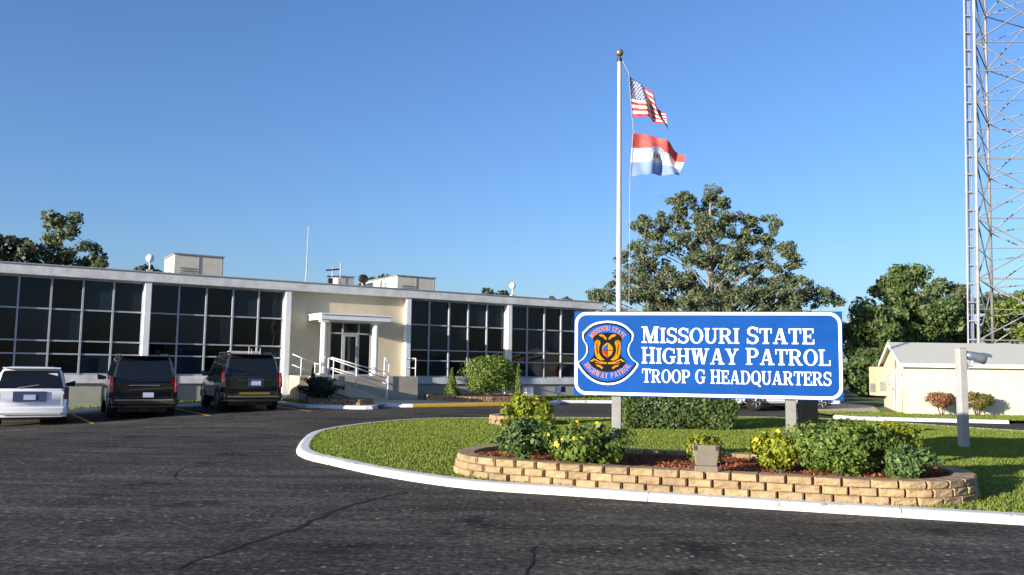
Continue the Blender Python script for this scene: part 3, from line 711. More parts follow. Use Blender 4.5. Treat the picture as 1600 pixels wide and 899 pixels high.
shrub('shrub', 'yellow flowering shrub behind the two right hand shrubs of the planter', 'shrub', (5.35, 11.95, zp), .58, .42, .70, 5200, .062, 'lf_yel', G, flowers=('petal_y', 14, .06), seed=9)
shrub('shrub', 'low round dark green shrub at the right end of the sign planter', 'shrub', (5.14, 11.1, zp), .38, .34, .47, 4200, .05, 'lf_dark', G, seed=10)

# floodlight box in planter
r = thing('floodlight', 'brown metal floodlight box on the planter wall aimed at the sign', 'floodlight', (2.58, 11.24, .385), R(-12))
b = MB()
b.hexa([(-.135, -.09, .07), (.135, -.09, .07), (.135, .10, .07), (-.135, .10, .07), (-.178, -.10, .34), (.178, -.10, .34), (.178, .16, .31), (-.178, .16, .31)])
b.build('housing', 'boxmetal', r, bevel=.012)
b = MB(); b.box(-.15, .15, -.085, .11, -.03, .068); b.build('base', 'boxmetal', r, bevel=.01)
for sg in (1, -1):
    b = MB(); x0, x1 = sorted((sg*.179, sg*.188)); b.box(x0, x1, -.03, .05, .08, .36); b.build('bracket', 'plastic', r)
    b = MB(); x0, x1 = sorted((sg*.12, sg*.16)); b.box(x0, x1, -.112, -.101, .27, .33); b.build('clip', 'plastic', r)
b = MB(); b.add([(-.16, .15, .318), (.16, .15, .318), (.16, -.08, .345), (-.16, -.08, .345)], [(0, 1, 2, 3)]); b.build('lens', 'carglass', r)

# ------------------------------------------------------------------ sign
SW, SH = 3.86, 1.27
sx0, sy0 = .96, 12.9; sang = math.atan2(12.07-12.9, 4.725-.96)
S = thing('headquarters_sign', 'large blue road sign with white lettering and a shield emblem on two posts', 'sign', (sx0, sy0, 1.29), sang)
b = MB(); b.box(0, SW, 0, .05, 0, SH); b.build('panel', 'blue', S)
def rrect(x0, x1, z0, z1, r, n=8):
    p = []
    for cx, cz, a0 in ((x1-r, z1-r, 0), (x0+r, z1-r, 90), (x0+r, z0+r, 180), (x1-r, z0+r, 270)):
        p += [(cx+r*math.cos(R(a0+90*k/n)), cz+r*math.sin(R(a0+90*k/n))) for k in range(n+1)]
    return p
def ringface(b, outer, inner, y0, y1, mi=0):
    n = len(outer)
    v = [(x, y1, z) for x, z in outer]+[(x, y1, z) for x, z in inner]+[(x, y0, z) for x, z in outer]+[(x, y0, z) for x, z in inner]
    f = []
    for i in range(n):
        j = (i+1) % n
        f += [(i, j, n+j, n+i), (2*n+i, 2*n+j, j, i), (n+i, n+j, 3*n+j, 3*n+i), (2*n+i, 3*n+i, 3*n+j, 2*n+j)]
    b.add(v, f, mi)
b = MB(); ringface(b, rrect(.012, SW-.012, .012, SH-.012, .17), rrect(.055, SW-.055, .055, SH-.055, .135), -.001, -.006); b.build('border', 'signwhite', S)
for x in (.64, 3.15):
    b = MB(); b.box(x-.07, x+.07, .053, .19, -1.25, SH-.1); b.build('post', 'galv', S, bevel=.008)
b = MB(); b.box(.1, SW-.1, .052, .085, .25, .33); b.box(.1, SW-.1, .052, .085, .95, 1.03); b.build('back_rail', 'galv', S)

def para(xb, xt, w_, y0=0, y1=1): return ('q', [(xb, y0), (xb+w_, y0), (xt+w_, y1), (xt, y1)])
def rc(x0, y0, x1, y1): return ('q', [(x0, y0), (x1, y0), (x1, y1), (x0, y1)])
def arc(cx, cy, rx, ry, a0, a1, th, tv): return ('a', (cx, cy, rx, ry, a0, a1, th, tv))
GL = {
 'I': (.38, [rc(.09, 0, .29, 1), rc(0, 0, .38, .08), rc(0, .92, .38, 1)]),
 'H': (.90, [rc(.09, 0, .28, 1), rc(.62, 0, .81, 1), rc(0, 0, .38, .08), rc(0, .92, .38, 1), rc(.52, 0, .9, .08), rc(.52, .92, .9, 1), rc(.27, .46, .63, .55)]),
 'M': (1.10, [rc(.13, 0, .21, 1), rc(.80, 0, 1.0, 1), para(.46, .13, .22), para(.46, .80, .12), rc(0, 0, .34, .08), rc(0, .92, .3, 1), rc(.70, 0, 1.1, .08), rc(.86, .92, 1.1, 1)]),
 'T': (.80, [rc(.30, 0, .50, 1), rc(0, .91, .80, 1), rc(0, .68, .08, .92), rc(.72, .68, .80, .92), rc(.19, 0, .61, .08)]),
 'E': (.76, [rc(.09, 0, .28, 1), rc(0, .91, .72, 1), rc(.64, .70, .72, .92), rc(.27, .46, .52, .55), rc(.49, .36, .56, .65), rc(0, 0, .76, .09), rc(.68, .08, .76, .31)]),
 'R': (.92, [rc(.09, 0, .28, 1), rc(0, 0, .38, .08), rc(0, .92, .46, 1), rc(.27, .46, .46, .54), arc(.44, .73, .36, .27, -90, 90, .19, .08), ('q', [(.66, 0), (.88, 0), (.56, .5), (.36, .5)]), rc(.68, 0, .92, .08)]),
 'P': (.82, [rc(.09, 0, .28, 1), rc(0, 0, .40, .08), rc(0, .92, .46, 1), rc(.27, .42, .46, .50), arc(.44, .71, .36, .29, -90, 90, .19, .08)]),
 'D': (.90, [rc(.09, 0, .28, 1), rc(0, 0, .44, .08), rc(0, .92, .44, 1), arc(.42, .5, .47, .5, -90, 90, .2, .08)]),
 'O': (.92, [arc(.46, .5, .46, .52, 0, 360, .2, .075)]),
 'Q': (.92, [arc(.46, .5, .46, .52, 0, 360, .2, .075), ('q', [(.40, .12), (.52, .22), (.92, -.16), (.78, -.2)])]),
 'G': (.92, [arc(.46, .5, .46, .52, 48, 318, .2, .075), rc(.64, .06, .82, .46), rc(.52, .40, .92, .48), rc(.76, .66, .83, .98)]),
 'S': (.72, [arc(.36, .735, .33, .285, 25, 272, .17, .10), arc(.36, .265, .36, .285, -155, 92, .18, .10), rc(.62, .68, .69, .98), rc(.02, .02, .09, .32), ('q', [(.14, .60), (.36, .43), (.60, .40), (.36, .57)])]),
 'U': (.90, [rc(.09, .3, .28, 1), arc(.44, .32, .35, .34, 180, 360, .17, .10), rc(.68, .3, .79, 1), rc(0, .92, .38, 1), rc(.57, .92, .9, 1)]),
 'A': (.96, [para(.08, .40, .10), para(.64, .38, .22), rc(.22, .27, .70, .35), rc(0, 0, .30, .08), rc(.56, 0, .96, .08)]),
 'W': (1.28, [para(.28, .07, .21), para(.28, .56, .11), para(.76, .52, .21), para(.84, 1.08, .11), rc(0, .92, .36, 1), rc(.42, .92, .78, 1), rc(.98, .92, 1.28, 1)]),
 'Y': (.90, [para(.34, .06, .22, .4, 1), para(.42, .70, .11, .4, 1), rc(.35, 0, .55, .46), rc(0, .92, .36, 1), rc(.58, .92, .9, 1), rc(.24, 0, .66, .08)]),
 'L': (.76, [rc(.09, 0, .28, 1), rc(0, .92, .40, 1), rc(0, 0, .76, .09), rc(.68, .08, .76, .34)]),
 'C': (.86, [arc(.46, .5, .46, .52, 48, 312, .2, .075), rc(.76, .66, .83, .98)]),
 'N': (.94, [rc(.12, 0, .21, 1), rc(.72, 0, .81, 1), para(.60, .10, .23), rc(0, 0, .32, .08), rc(0, .92, .3, 1), rc(.60, .92, .94, 1)]),
}
def glyph(b, ch, f, yfront):
    """f maps glyph units to (x,z); each stroke stands a hair prouder than the last"""
    for k, (ty, pr) in enumerate(GL[ch][1]):
        y1 = yfront-.0004*k
        if ty == 'q':
            p = [f(*q) for q in pr]; n = len(p)
            b.add([(x, y1, z) for x, z in p]+[(x, -.0005, z) for x, z in p], [tuple(range(n)), tuple(range(2*n-1, n-1, -1))]+[(i, n+i, n+(i+1) % n, (i+1) % n) for i in range(n)])
        else:
            cx, cy, rx, ry, a0, a1, th, tv = pr; n = 22; o_, i_ = [], []
            for s in range(n+1):
                a = R(a0+(a1-a0)*s/n); o_.append(f(cx+rx*math.cos(a), cy+ry*math.sin(a))); i_.append(f(cx+(rx-th)*math.cos(a), cy+(ry-tv)*math.sin(a)))
            v = [(x, y1, z) for x, z in o_]+[(x, y1, z) for x, z in i_]+[(x, -.0005, z) for x, z in o_]+[(x, -.0005, z) for x, z in i_]; m_ = n+1; fs = []
            for s in range(n): fs += [(s, s+1, m_+s+1, m_+s), (2*m_+s, 2*m_+s+1, s+1, s), (m_+s, m_+s+1, 3*m_+s+1, 3*m_+s)]
            b.add(v, fs)
def line(words, x0, x1, z0, h, big, gap=.42, sp=.07):
    """words with a taller first letter each, fitted between x0 and x1"""
    tot = 0
    for wi, wd in enumerate(words):
        for i, ch in enumerate(wd): tot += (GL[ch][0]+sp)*(big if i == 0 else 1)
        if wi < len(words)-1: tot += gap
    k = (x1-x0)/(tot-sp); b = MB(); x = x0
    for wd in words:
        for i, ch in enumerate(wd):
            s = big if i == 0 else 1
            glyph(b, ch, lambda gx_, gy_, x=x, s=s: (x+gx_*k*s, z0+gy_*h*s), -.008); x += (GL[ch][0]+sp)*k*s
        x += gap*k
    return b
zt = lambda v: (1-v)*SH
for words, x0, x1, v0, v1, big in ((['MISSOURI', 'STATE'], .264, .900, .195, .372, 1.09), (['HIGHWAY', 'PATROL'], .264, .956, .432, .612, 1.06), (['TROOP', 'G', 'HEADQUARTERS'], .266, .958, .683, .835, 1.05)):
    line(words, x0*SW, x1*SW, zt(v1), zt(v0)-zt(v1), big).build('lettering', 'signwhite', S)
# emblem
def eu(px, py): return ((px-45)/2690*SW, zt((py-45)/841))
half = [(400, 140), (470, 146), (540, 163), (600, 195), (640, 232), (668, 265), (662, 330), (632, 375), (622, 430), (634, 480), (668, 525), (722, 570), (690, 625), (640, 682), (570, 735), (490, 768), (400, 780)]
def shape(sc, cx=400, cy=462):
    h_ = [(cx+(x-cx)*sc, cy+(y-cy)*sc) for x, y in half]; o_ = catmull(h_[:], False, 3)
    full = o_+[(2*cx-x, y) for x, y in o_[-2:0:-1]]; return [eu(*p) for p in full]
E_ = MB()
def plate(poly, y, mi=0, b=None):
    n = len(poly); b = b or MB()
    b.add([(x, y, z) for x, z in poly]+[(x, -.0006, z) for x, z in poly], [tuple(range(n)), tuple(range(2*n-1, n-1, -1))]+[(i, n+i, n+(i+1) % n, (i+1) % n) for i in range(n)], mi); return b
def filled(poly, y, name, m, parent):
    """concave plate, triangulated"""
    bm = bmesh.new(); vs_ = [bm.verts.new((x, y, z)) for x, z in poly]; f = bm.faces.new(vs_); g_ = bmesh.ops.extrude_face_region(bm, geom=[f])
    for e in g_['geom']:
        if isinstance(e, bmesh.types.BMVert): e.co.y = -.0006
    bmesh.ops.recalc_face_normals(bm, faces=bm.faces); bmesh.ops.triangulate(bm, faces=[q for q in bm.faces if len(q.verts) > 4])
    me = bpy.data.meshes.new(name); bm.to_mesh(me); bm.free(); me.materials.append(M[m]); o = bpy.data.objects.new(name, me); COL.objects.link(o); o.parent = parent; return o
EM = filled(shape(1.0), -.004, 'emblem', 'signwhite', S)
filled(shape(.942), -.006, 'emblem_outline', 'black', EM); filled(shape(.885), -.008, 'emblem_field', 'lblue', EM)
core = [(300, 265), (400, 258), (500, 265), (560, 290), (545, 350), (540, 420), (545, 490), (600, 545), (560, 600), (480, 640), (400, 650), (320, 640), (240, 600), (200, 545), (255, 490), (260, 420), (255, 350), (240, 290)]
filled([eu(*p) for p in core], -.010, 'emblem_core', 'black', EM)
# two standing bears (plain stylised), shield and scroll, in gold
for sgn in (1, -1):
    def ex(x, y): return eu(400+sgn*(x-400), y)
    b = MB()
    for k, pl in enumerate(([(264, 352), (290, 330), (318, 340), (326, 362), (312, 400), (308, 446), (322, 484), (346, 512), (372, 530), (334, 538), (288, 514), (268, 470), (262, 410)],
                            [(306, 282), (330, 272), (362, 282), (388, 308), (392, 330), (372, 326), (352, 304), (322, 296)],
                            [(210, 548), (258, 516), (322, 546), (394, 556), (394, 572), (322, 570), (274, 562), (262, 548)],
                            [(276, 574), (330, 588), (354, 606), (342, 624), (322, 606), (290, 594)])):
        plate([ex(*p) for p in pl], -.0125-.0003*k, 0, b)
    br = b.build('emblem_bear', 'gold', EM)
    b = MB()
    for k, pl in enumerate(([(284, 372), (292, 364), (296, 430), (304, 478), (296, 480), (284, 430)], [(294, 344), (306, 346), (304, 356), (294, 354)], [(246, 546), (262, 534), (316, 556), (312, 562)])):
        plate([ex(*p) for p in pl], -.0139-.0002*k, 0, b)
    b.build('emblem_line', 'black', EM)
b = MB(); plate([eu(*p) for p in [(346, 404), (374, 372), (400, 358), (426, 372), (454, 404), (458, 440), (442, 480), (400, 506), (358, 480), (342, 440)]], -.0142, 0, b); sh = b.build('emblem_shield', 'gold', EM)
for k, (m_, pl) in enumerate((('lblue', [(352, 410), (396, 374), (396, 432), (350, 432)]), ('red', [(352, 442), (396, 442), (396, 496), (364, 474)]), ('orange', [(414, 444), (444, 444), (436, 468), (412, 478)]), ('black', [(396, 372), (402, 372), (402, 500), (396, 500)]), ('black', [(346, 433), (454, 433), (454, 440), (346, 440)]))):
    b = MB(); plate([eu(*p) for p in pl], -.0156-.0003*k, 0, b); b.build('shield_quarter', m_, EM)
def arctext(txt, rx, ry, cx, cy, a0, a1, h, flip):
    b = MB(); wsum = sum((GL[c][0]+.14) if c != ' ' else .6 for c in txt); s = 0
    for c in txt:
        wd = (GL[c][0]+.14) if c != ' ' else .6
        if c != ' ':
            def f(gx_, gy_, s=s):
                u = (s+gx_)/wsum; a = R(a0+(a1-a0)*u); k = (gy_-.5)*h*(1 if not flip else -1)
                return eu(cx+(rx+k)*math.cos(a), cy-(ry+k)*math.sin(a))
            glyph(b, c, f, -.011)
        s += wd
    return b
arctext('MISSOURI STATE', 232, 240, 400, 455, 141, 39, 50, False).build('lettering', 'orange', EM)
arctext('HIGHWAY PATROL', 268, 262, 400, 425, 213, 327, 52, True).build('lettering', 'orange', EM)

# ------------------------------------------------------------------ flagpole and flags
FP = thing('flagpole', 'tall pale flagpole with ball finial behind the sign, flying two flags', 'flagpole', (3.05, 24, .09))
b = MB(); b.tube((0, 0, 0), (0, 0, 10.55), .085, .06, 20); b.tube((0, 0, 0), (0, 0, .12), .2, .17, 20); b.build('pole', 'pole', FP, smooth=False)
b = MB(); b.tube((0, 0, 10.55), (0, 0, 10.66), .075, .07, 14); b.tube((0, 0, 10.66), (0, 0, 10.72), .03, .03, 10); b.build('pulley', 'plastic', FP)
b = MB(); b.sphere((0, 0, 10.82), .115, 18, 12); b.build('ball', 'ball', FP, smooth=True)
b = MB(); b.path([(.07, -.02, 10.6), (.26, -.05, 10.2), (.36, -.05, 8.9), (.40, -.05, 8.45), (.30, -.05, 7.0), (.28, -.03, 3), (.1, -.02, 1.2)], .006, 5); b.build('halyard', 'meter', FP)
def flag(name, label, TL, BL, TR, BR, nu, nv, colour, mats, sag, folds, y0):
    P = {}; b = MB(); v = []
    for j in range(nv+1):
        for i in range(nu+1):
            u, q = i/nu, j/nv
            top = [TL[k]+(TR[k]-TL[k])*u for k in (0, 1)]; bot = [BL[k]+(BR[k]-BL[k])*u for k in (0, 1)]
            top[1] += sag[0]*math.sin(math.pi*u)*.9; bot[1] += sag[1]*math.sin(math.pi*u)
            x = top[0]+(bot[0]-top[0])*q; z = top[1]+(bot[1]-top[1])*q
            y = y0+folds*u**.7*math.sin(u*9+q*2.4)*.55+.5*folds*u*math.sin(u*17-q*3)
            z += .03*math.sin(u*11+q*2)*u; v.append((x, y, z))
    fs = []; ms = []
    for j in range(nv):
        for i in range(nu):
            fs.append((j*(nu+1)+i, j*(nu+1)+i+1, (j+1)*(nu+1)+i+1, (j+1)*(nu+1)+i)); ms.append(colour((i+.5)/nu, (j+.5)/nv))
    b.v = v; b.f = fs; b.m = ms
    o = b.build(name, mats, smooth=True); s = o.modifiers.new('thickness', 'SOLIDIFY'); s.thickness = .003
    return tag(o, label, 'flag')
def usa(u, q):
    if u < .42 and q < 7/13:
        uu, qq = u/.42*6, q/(7/13)*5
        for ox, oy in ((0, 0), (.5, .5)):
            a, c = (uu-ox) % 1-.5 if False else ((uu+ox) % 1)-.5, ((qq+oy) % 1)-.5
            an = math.atan2(c, a); rr = math.hypot(a, c); st = .19*(1+.5*math.cos(5*(an+math.pi/2)))
            if rr < st and (ox == 0 or (.5 < uu < 5.5 and .5 < qq < 4.5)): return 1
        return 2
    return 0 if int(q*13) % 2 == 0 else 1
def mo(u, q):
    du, dv = (u-.5)*1.55, q-.5; r = math.hypot(du, dv)
    if r < .27:
        if r > .19:
            a = math.atan2(dv, du)*12/math.pi
            return 1 if abs((a % 1)-.5) < .2 and .215 < r < .25 else 2
        if r > .17: return 1
        if r < .06: return 2 if du < 0 else 3
        if abs(du) > .07 and abs(du) < .13 and abs(dv) < .1: return 4
        return 1
    return 0 if q < 1/3 else (1 if q < 2/3 else 2)
flag('flag', 'red white and blue flag with stars and stripes, upper of the two on the flagpole', (3.30, 10.22), (3.43, 8.97), (4.36, 9.12), (4.46, 8.62), 150, 104, usa, ['fred', 'fwhite', 'fnavy'], (.16, .16), .34, 23.97)
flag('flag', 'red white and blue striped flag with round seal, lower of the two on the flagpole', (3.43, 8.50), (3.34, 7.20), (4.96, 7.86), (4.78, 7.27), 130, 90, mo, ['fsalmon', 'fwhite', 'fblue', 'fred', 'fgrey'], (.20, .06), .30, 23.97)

# ------------------------------------------------------------------ island: hedge, columnar plant in ring, post
shrub('hedge', 'clipped dark green hedge on the lawn behind the left half of the sign', 'hedge', (4.62, 23.6, .09), 1.5, .8, 1.25, 17000, .085, 'lf_hedge', seed=21, shape='box', aspect=.6)
ring = [(.35+.95*math.cos(a), 24.3+.95*math.sin(a)) for a in np.linspace(0, 2*np.pi, 40)[:-1]]
b = MB(); block_ring(b, ring, True, .085, 2, bh=.13, bl=.3, depth=.25)
tag(b.build('block_ring', 'tan'), 'small round tan block planter at the back of the lawn, behind the left shrubs', 'planter')
tag(patch('planter_soil', inset(ring, .2), .3, 'mulchbase'), 'mulch inside the round block planter')
shrub('columnar_plant', 'slim upright light green plant in the round block planter', 'plant', (.22, 24.2, .3), .17, .17, 1.5, 900, .10, 'lf_mid', seed=22, shape='cone', aspect=.4)
shrub('bushy_plant', 'low green plant at the foot of the slim upright plant', 'plant', (.32, 24.0, .3), .35, .3, .55, 900, .10, 'lf_yel', seed=23)
r = thing('utility_box', 'dark square utility cabinet on the lawn behind the right sign post', 'utility box', (7.05, 20.2, .085), R(-10))
b = MB(); b.box(-.2, .2, -.2, .2, 0, 1.12); b.build('body', 'darkgreen', r, bevel=.02); b = MB(); b.box(-.22, .22, -.22, .22, 1.122, 1.2); b.build('lid', 'darkgreen', r, bevel=.015)
r = thing('lamp_post', 'square white post with a grey floodlight on the right lawn', 'lamp post', (10.02, 18.87, .085), R(10))
b = MB(); b.box(-.088, .088, -.088, .088, 0, 2.17); b.box(-.097, .097, -.097, .097, 2.171, 2.195); b.build('post', 'postwhite', r, bevel=.012)
b = MB(); b.tube((.095, -.02, 1.78), (.26, -.04, 1.8), .04, .03, 10); b.tube((.24, -.04, 1.8), (.27, -.04, 1.92), .025, .025, 8); b.box(.09, .13, -.07, .03, 1.70, 1.86); b.build('bracket', 'ladderwhite', r)
def ob(p):
    m_ = Matrix.Translation((.33, -.05, 1.99)) @ Matrix.Rotation(R(-16), 4, 'Z') @ Matrix.Rotation(R(12), 4, 'Y'); return tuple(m_ @ Vector(p))
b = MB(); n = 18; prof = [(-.24, .03), (-.23, .085), (-.1, .1), (.12, .115), (.2, .125), (.205, .105), (.15, .095)]
b.rings([[ob((x, rr*math.cos(2*math.pi*i/n), rr*math.sin(2*math.pi*i/n))) for i in range(n)] for x, rr in prof]); b.build('lamp_head', 'lampgrey', r, smooth=True)
b = MB(); hood = [[ob((x, .128*math.cos(a), .128*math.sin(a))) for a in np.linspace(R(20), R(160), 12)]+[ob((x, .118*math.cos(a), .118*math.sin(a))) for a in np.linspace(R(160), R(20), 12)] for x in (.12, .30)]
b.rings(hood); b.build('hood', 'lampgrey', r, smooth=False)
b = MB(); b.rings([[ob((x, .093*math.cos(2*math.pi*i/n), .093*math.sin(2*math.pi*i/n))) for i in range(n)] for x in (.152, .16)]); b.build('lens', 'carglass', r)

# ------------------------------------------------------------------ beds at the building
bedp = wp([(15.6, 1.7), (16.3, 4.3), (17.2, 4.5), (19.6, 4.45), (20.4, 3.7), (20.5, .8), (15.9, .8)])
bedp = bedp[::-1]
a_ = sum(bedp[i-1][0]*bedp[i][1]-bedp[i][0]*bedp[i-1][1] for i in range(len(bedp)))
if a_ < 0: bedp = bedp[::-1]
b = MB(); block_ring(b, bedp, True, .20, 2, bh=.12, bl=.4, depth=.2)
tag(b.build('bed_edging', 'brick'), 'low brownish block edging of the bed under the round bush', 'edging')
tag(patch('bed_soil', inset(bedp, .15), .30, 'mulchbase'), 'mulch bed under the windows')
p = W(16.55, 2.2); shrub('cone_shrub', 'small pointed bright green conifer left of the large round bush', 'shrub', (p.x, p.y, .4), .42, .42, 1.2, 2600, .085, 'lf_mid', seed=31, shape='cone')
p = W(18.25, 2.6); shrub('round_bush', 'large round clipped bush in front of the windows', 'shrub', (p.x, p.y, .34), 1.52, 1.4, 2.05, 17000, .09, 'lf_mid', seed=32, lumps=60, lump=.34, shoots=False)
# small planter left of the steps
ep = [(-7.55, 31.75), (-5.55, 31.35), (-5.1, 31.9), (-5.35, 33.0), (-7.2, 33.3), (-7.8, 32.6)]
b = MB(); block_ring(b, ep, True, .20, 2, bh=.11, bl=.34, depth=.2)
tag(b.build('planter_wall', 'brick'), 'low brown block planter holding the dark shrub beside the steps', 'planter')
tag(patch('planter_soil', inset(ep, .12), .26, 'mulchbase'), 'soil of the small planter by the steps')
r = shrub('dark_shrub', 'dark shade-toned spreading evergreen shrub in the small block planter by the steps', 'shrub', (-7.3, 32.3, .33), .85, .55, .9, 5200, .085, 'lf_shade', seed=33)
shrub('seedling_conifer', 'small pointed green conifer behind the dark shrub by the steps', 'shrub', (-7.75, 33.3, .3), .28, .28, 1.35, 900, .08, 'lf_hedge', seed=34, shape='cone')
# ground floodlight by right lawn
p = W(22.3, 2.2)
r = thing('ground_floodlight', 'small white ground floodlight with dark face on the grass by the building', 'floodlight', (p.x, p.y, .24), R(20))
b = MB(); b.tube((0, 0, 0), (0, 0, .3), .04); b.build('stake', 'meter', r)
b = MB(); b.hexa([(-.14, -.14, .26), (.06, -.16, .22), (.06, .16, .22), (-.14, .14, .26), (-.12, -.12, .52), (.08, -.17, .62), (.08, .17, .62), (-.12, .12, .52)]); b.build('housing', 'white', r, bevel=.02)
b = MB(); b.box(.082, .3, -.15, .15, .3, .56); b.build('face', 'plastic', r)
p = W(19.9, 3.2)
r = thing('white_box', 'small pale utility box at the right end of the bed by the round bush', 'utility box', (p.x, p.y, .3), BANG)
b = MB(); b.box(-.2, .2, -.15, .15, 0, .5); b.build('body', 'white', r, bevel=.02); b = MB(); b.box(-.22, .22, -.17, .17, .502, .54); b.build('lid', 'meter', r)

# ------------------------------------------------------------------ vehicles
def rrect3(hw, y0, y1, z, r=.12, n=4):
    p = []
    for cx, cy, a0 in ((hw-r, y1-r, 0), (-hw+r, y1-r, 90), (-hw+r, y0+r, 180), (hw-r, y0+r, 270)):
        p += [(cx+r*math.cos(R(a0+90*k/n)), cy+r*math.sin(R(a0+90*k/n)), z) for k in range(n+1)]
    return p
def vehicle(name, label, loc, rz, paint, L=5.2, Wd=2.0, H=1.95, belt=1.15, zb=.36, hood=1.08, hw_roof=.74, cab=(.10, 3.75), roof=(.34, 2.95), wheel=.39, kind='suv', group=None, rear='suv', wy=(1.0, 4.15)):
    r = thing(name, label, 'van' if kind == 'van' else 'SUV' if kind == 'suv' else 'car', loc, rz, group); hw = Wd/2
    # lower body: rings along the length
    b = MB(); st = [(.05, .93, belt-.04, zb+.10), (.12, .985, belt, zb+.02), (.6, 1, belt, zb), (cab[1]-.15, 1, belt-.02, zb), (cab[1]+.1, .99, hood+.02, zb), (L-.5, .97, hood-.03, zb), (L-.12, .9, hood-.12, zb+.04), (L, .82, hood-.26, zb+.12)]
    rings = []
    for y, k, zt_, z0 in st:
        w_ = hw*k; half_ = [(0, z0), (w_-.12, z0), (w_-.02, z0+.1), (w_, z0+.28), (w_, zt_-.22), (w_-.035, zt_-.06), (w_-.1, zt_), (0, zt_+.012)]
        rings.append([(x, y, z) for x, z in half_]+[(-x, y, z) for x, z in half_[-2:0:-1]])
    b.rings(rings)
    # cabin
    lv = [(0, belt-.05, hw-.05, cab[0], cab[1], .14), (.72, belt+(H-belt)*.72, hw_roof+.085, cab[0]+(roof[0]-cab[0])*.66, cab[1]+(roof[1]-cab[1])*.72, .16), (.9, H-.07, hw_roof+.02, roof[0]-.02, roof[1]+.05, .18), (1, H, hw_roof-.13, roof[0]+.13, roof[1]-.15, .14)]
    b.rings([rrect3(w_, y0, y1, z, rr) for _, z, w_, y0, y1, rr in lv])
    body = b.build('body', paint, r, smooth=True)
    es = body.modifiers.new('split', 'EDGE_SPLIT'); es.split_angle = R(38)
    def cabpt(f):   # halfwidth, rear y, front y at height fraction f
        for (f0, z0, w0, a0, c0, _), (f1, z1, w1, a1, c1, _) in zip(lv[:-1], lv[1:]):
            if f0 <= f <= f1:
                t = (f-f0)/(f1-f0); return z0+(z1-z0)*t, w0+(w1-w0)*t, a0+(a1-a0)*t, c0+(c1-c0)*t
    lo, hi = .12, .84
    z0, w0, a0, c0 = cabpt(lo); z1, w1, a1, c1 = cabpt(hi); zm, wm, am, cm = cabpt(.72)
    b = MB(); q = .012
    k0, k1 = .92, .94
    def slab(p, d):  # quad pushed outward
        d = Vector(d); P_ = [Vector(x) for x in p]; b.hexa([*(x-d*.3 for x in P_), *(x+d for x in P_)])
    b.add([(-w0*k0, a0-q, z0), (w0*k0, a0-q, z0), (wm*k0, am-q, zm), (w1*k1*.97, a1-q, z1), (-w1*k1*.97, a1-q, z1), (-wm*k0, am-q, zm)], [(0, 1, 2, 3, 4, 5)])
    b.build('rear_window', 'carglass', r)
    b = MB(); b.add([(-w0*k0, c0+q, z0), (w0*k0, c0+q, z0), (wm*k0, cm+q, zm), (w1*k1*.95, c1+q, z1), (-w1*k1*.95, c1+q, z1), (-wm*k0, cm+q, zm)], [(0, 1, 2, 3, 4, 5)]); b.build('windscreen', 'carglass', r)
    cuts = [(.07, .36), (.385, .655), (.68, .93)]
    for sg in (1, -1):
        b = MB()
        for u0, u1 in cuts:
            def pt(u, z, w_, a, c): return (sg*(w_+q), a+(c-a)*u, z)
            b.add([pt(u0, z0, w0, a0, c0), pt(u1, z0, w0, a0, c0), pt(u1, zm, wm, am, cm), pt(u1, z1, w1+.0, a1, c1), pt(u0, z1, w1, a1, c1), pt(u0, zm, wm, am, cm)], [(0, 1, 2, 3, 4, 5)])
        b.build('side_window', 'carglass', r)
        # door seams + handles
        b = MB()
        for u in (.37, .665):
            y = cab[0]+(cab[1]-cab[0])*u+.05; b.box(sg*hw-.004, sg*hw+.004, y-.008, y+.008, zb+.12, belt-.1)
        for u in (.42, .70):
            y = cab[0]+(cab[1]-cab[0])*u; b.box(min(sg*hw, sg*(hw+.025)), max(sg*hw, sg*(hw+.025)), y, y+.18, belt-.2, belt-.16)
        b.build('door_trim', 'plastic' if paint != 'carwhite' else 'meter', r)
        # mirror
        b = MB(); y = cab[1]-.75; b.hexa([(sg*(hw-.03), y, belt+.02), (sg*(hw+.22), y, belt+.0), (sg*(hw+.22), y+.1, belt+.02), (sg*(hw-.03), y+.12, belt+.02), (sg*(hw-.05), y, belt+.1), (sg*(hw+.24), y, belt+.2), (sg*(hw+.22), y+.1, belt+.2), (sg*(hw-.05), y+.12, belt+.12)])
        b.build('mirror', 'plastic' if kind != 'suv' else paint, r, bevel=.02)
        for y in wy:
            x0, x1 = sg*(hw-.26), sg*(hw+.005)
            b = MB(); n = 28; pr = [(x0, wheel*.6), (x0, wheel*.95), (x0+sg*.03, wheel), (x1-sg*.03, wheel), (x1, wheel*.95), (x1, wheel*.66)]
            b.rings([[(x, y+rr*math.cos(2*math.pi*i/n), wheel+rr*math.sin(2*math.pi*i/n)) for i in range(n)] for x, rr in pr])
            wl = b.build('wheel', 'rubber', r, smooth=False)
            b = MB(); b.rings([[(x, y+rr*math.cos(2*math.pi*i/n), wheel+rr*math.sin(2*math.pi*i/n)) for i in range(n)] for x, rr in ((x1-sg*.02, wheel*.655), (x1+sg*.004, wheel*.63), (x1-sg*.03, wheel*.5), (x1-sg*.035, .09), (x1-sg*.01, .06))])
            for i in range(5):
                a = 2*math.pi*i/5; b.tube((x1-sg*.02, y+.05*math.cos(a), wheel+.05*math.sin(a)), (x1-sg*.015, y+wheel*.6*math.cos(a), wheel+wheel*.6*math.sin(a)), .035, .03, 6)
            b.build('rim', 'rim', wl)
            # arch lip
            b = MB(); ro, ri = wheel+.12, wheel+.04; m_ = 14
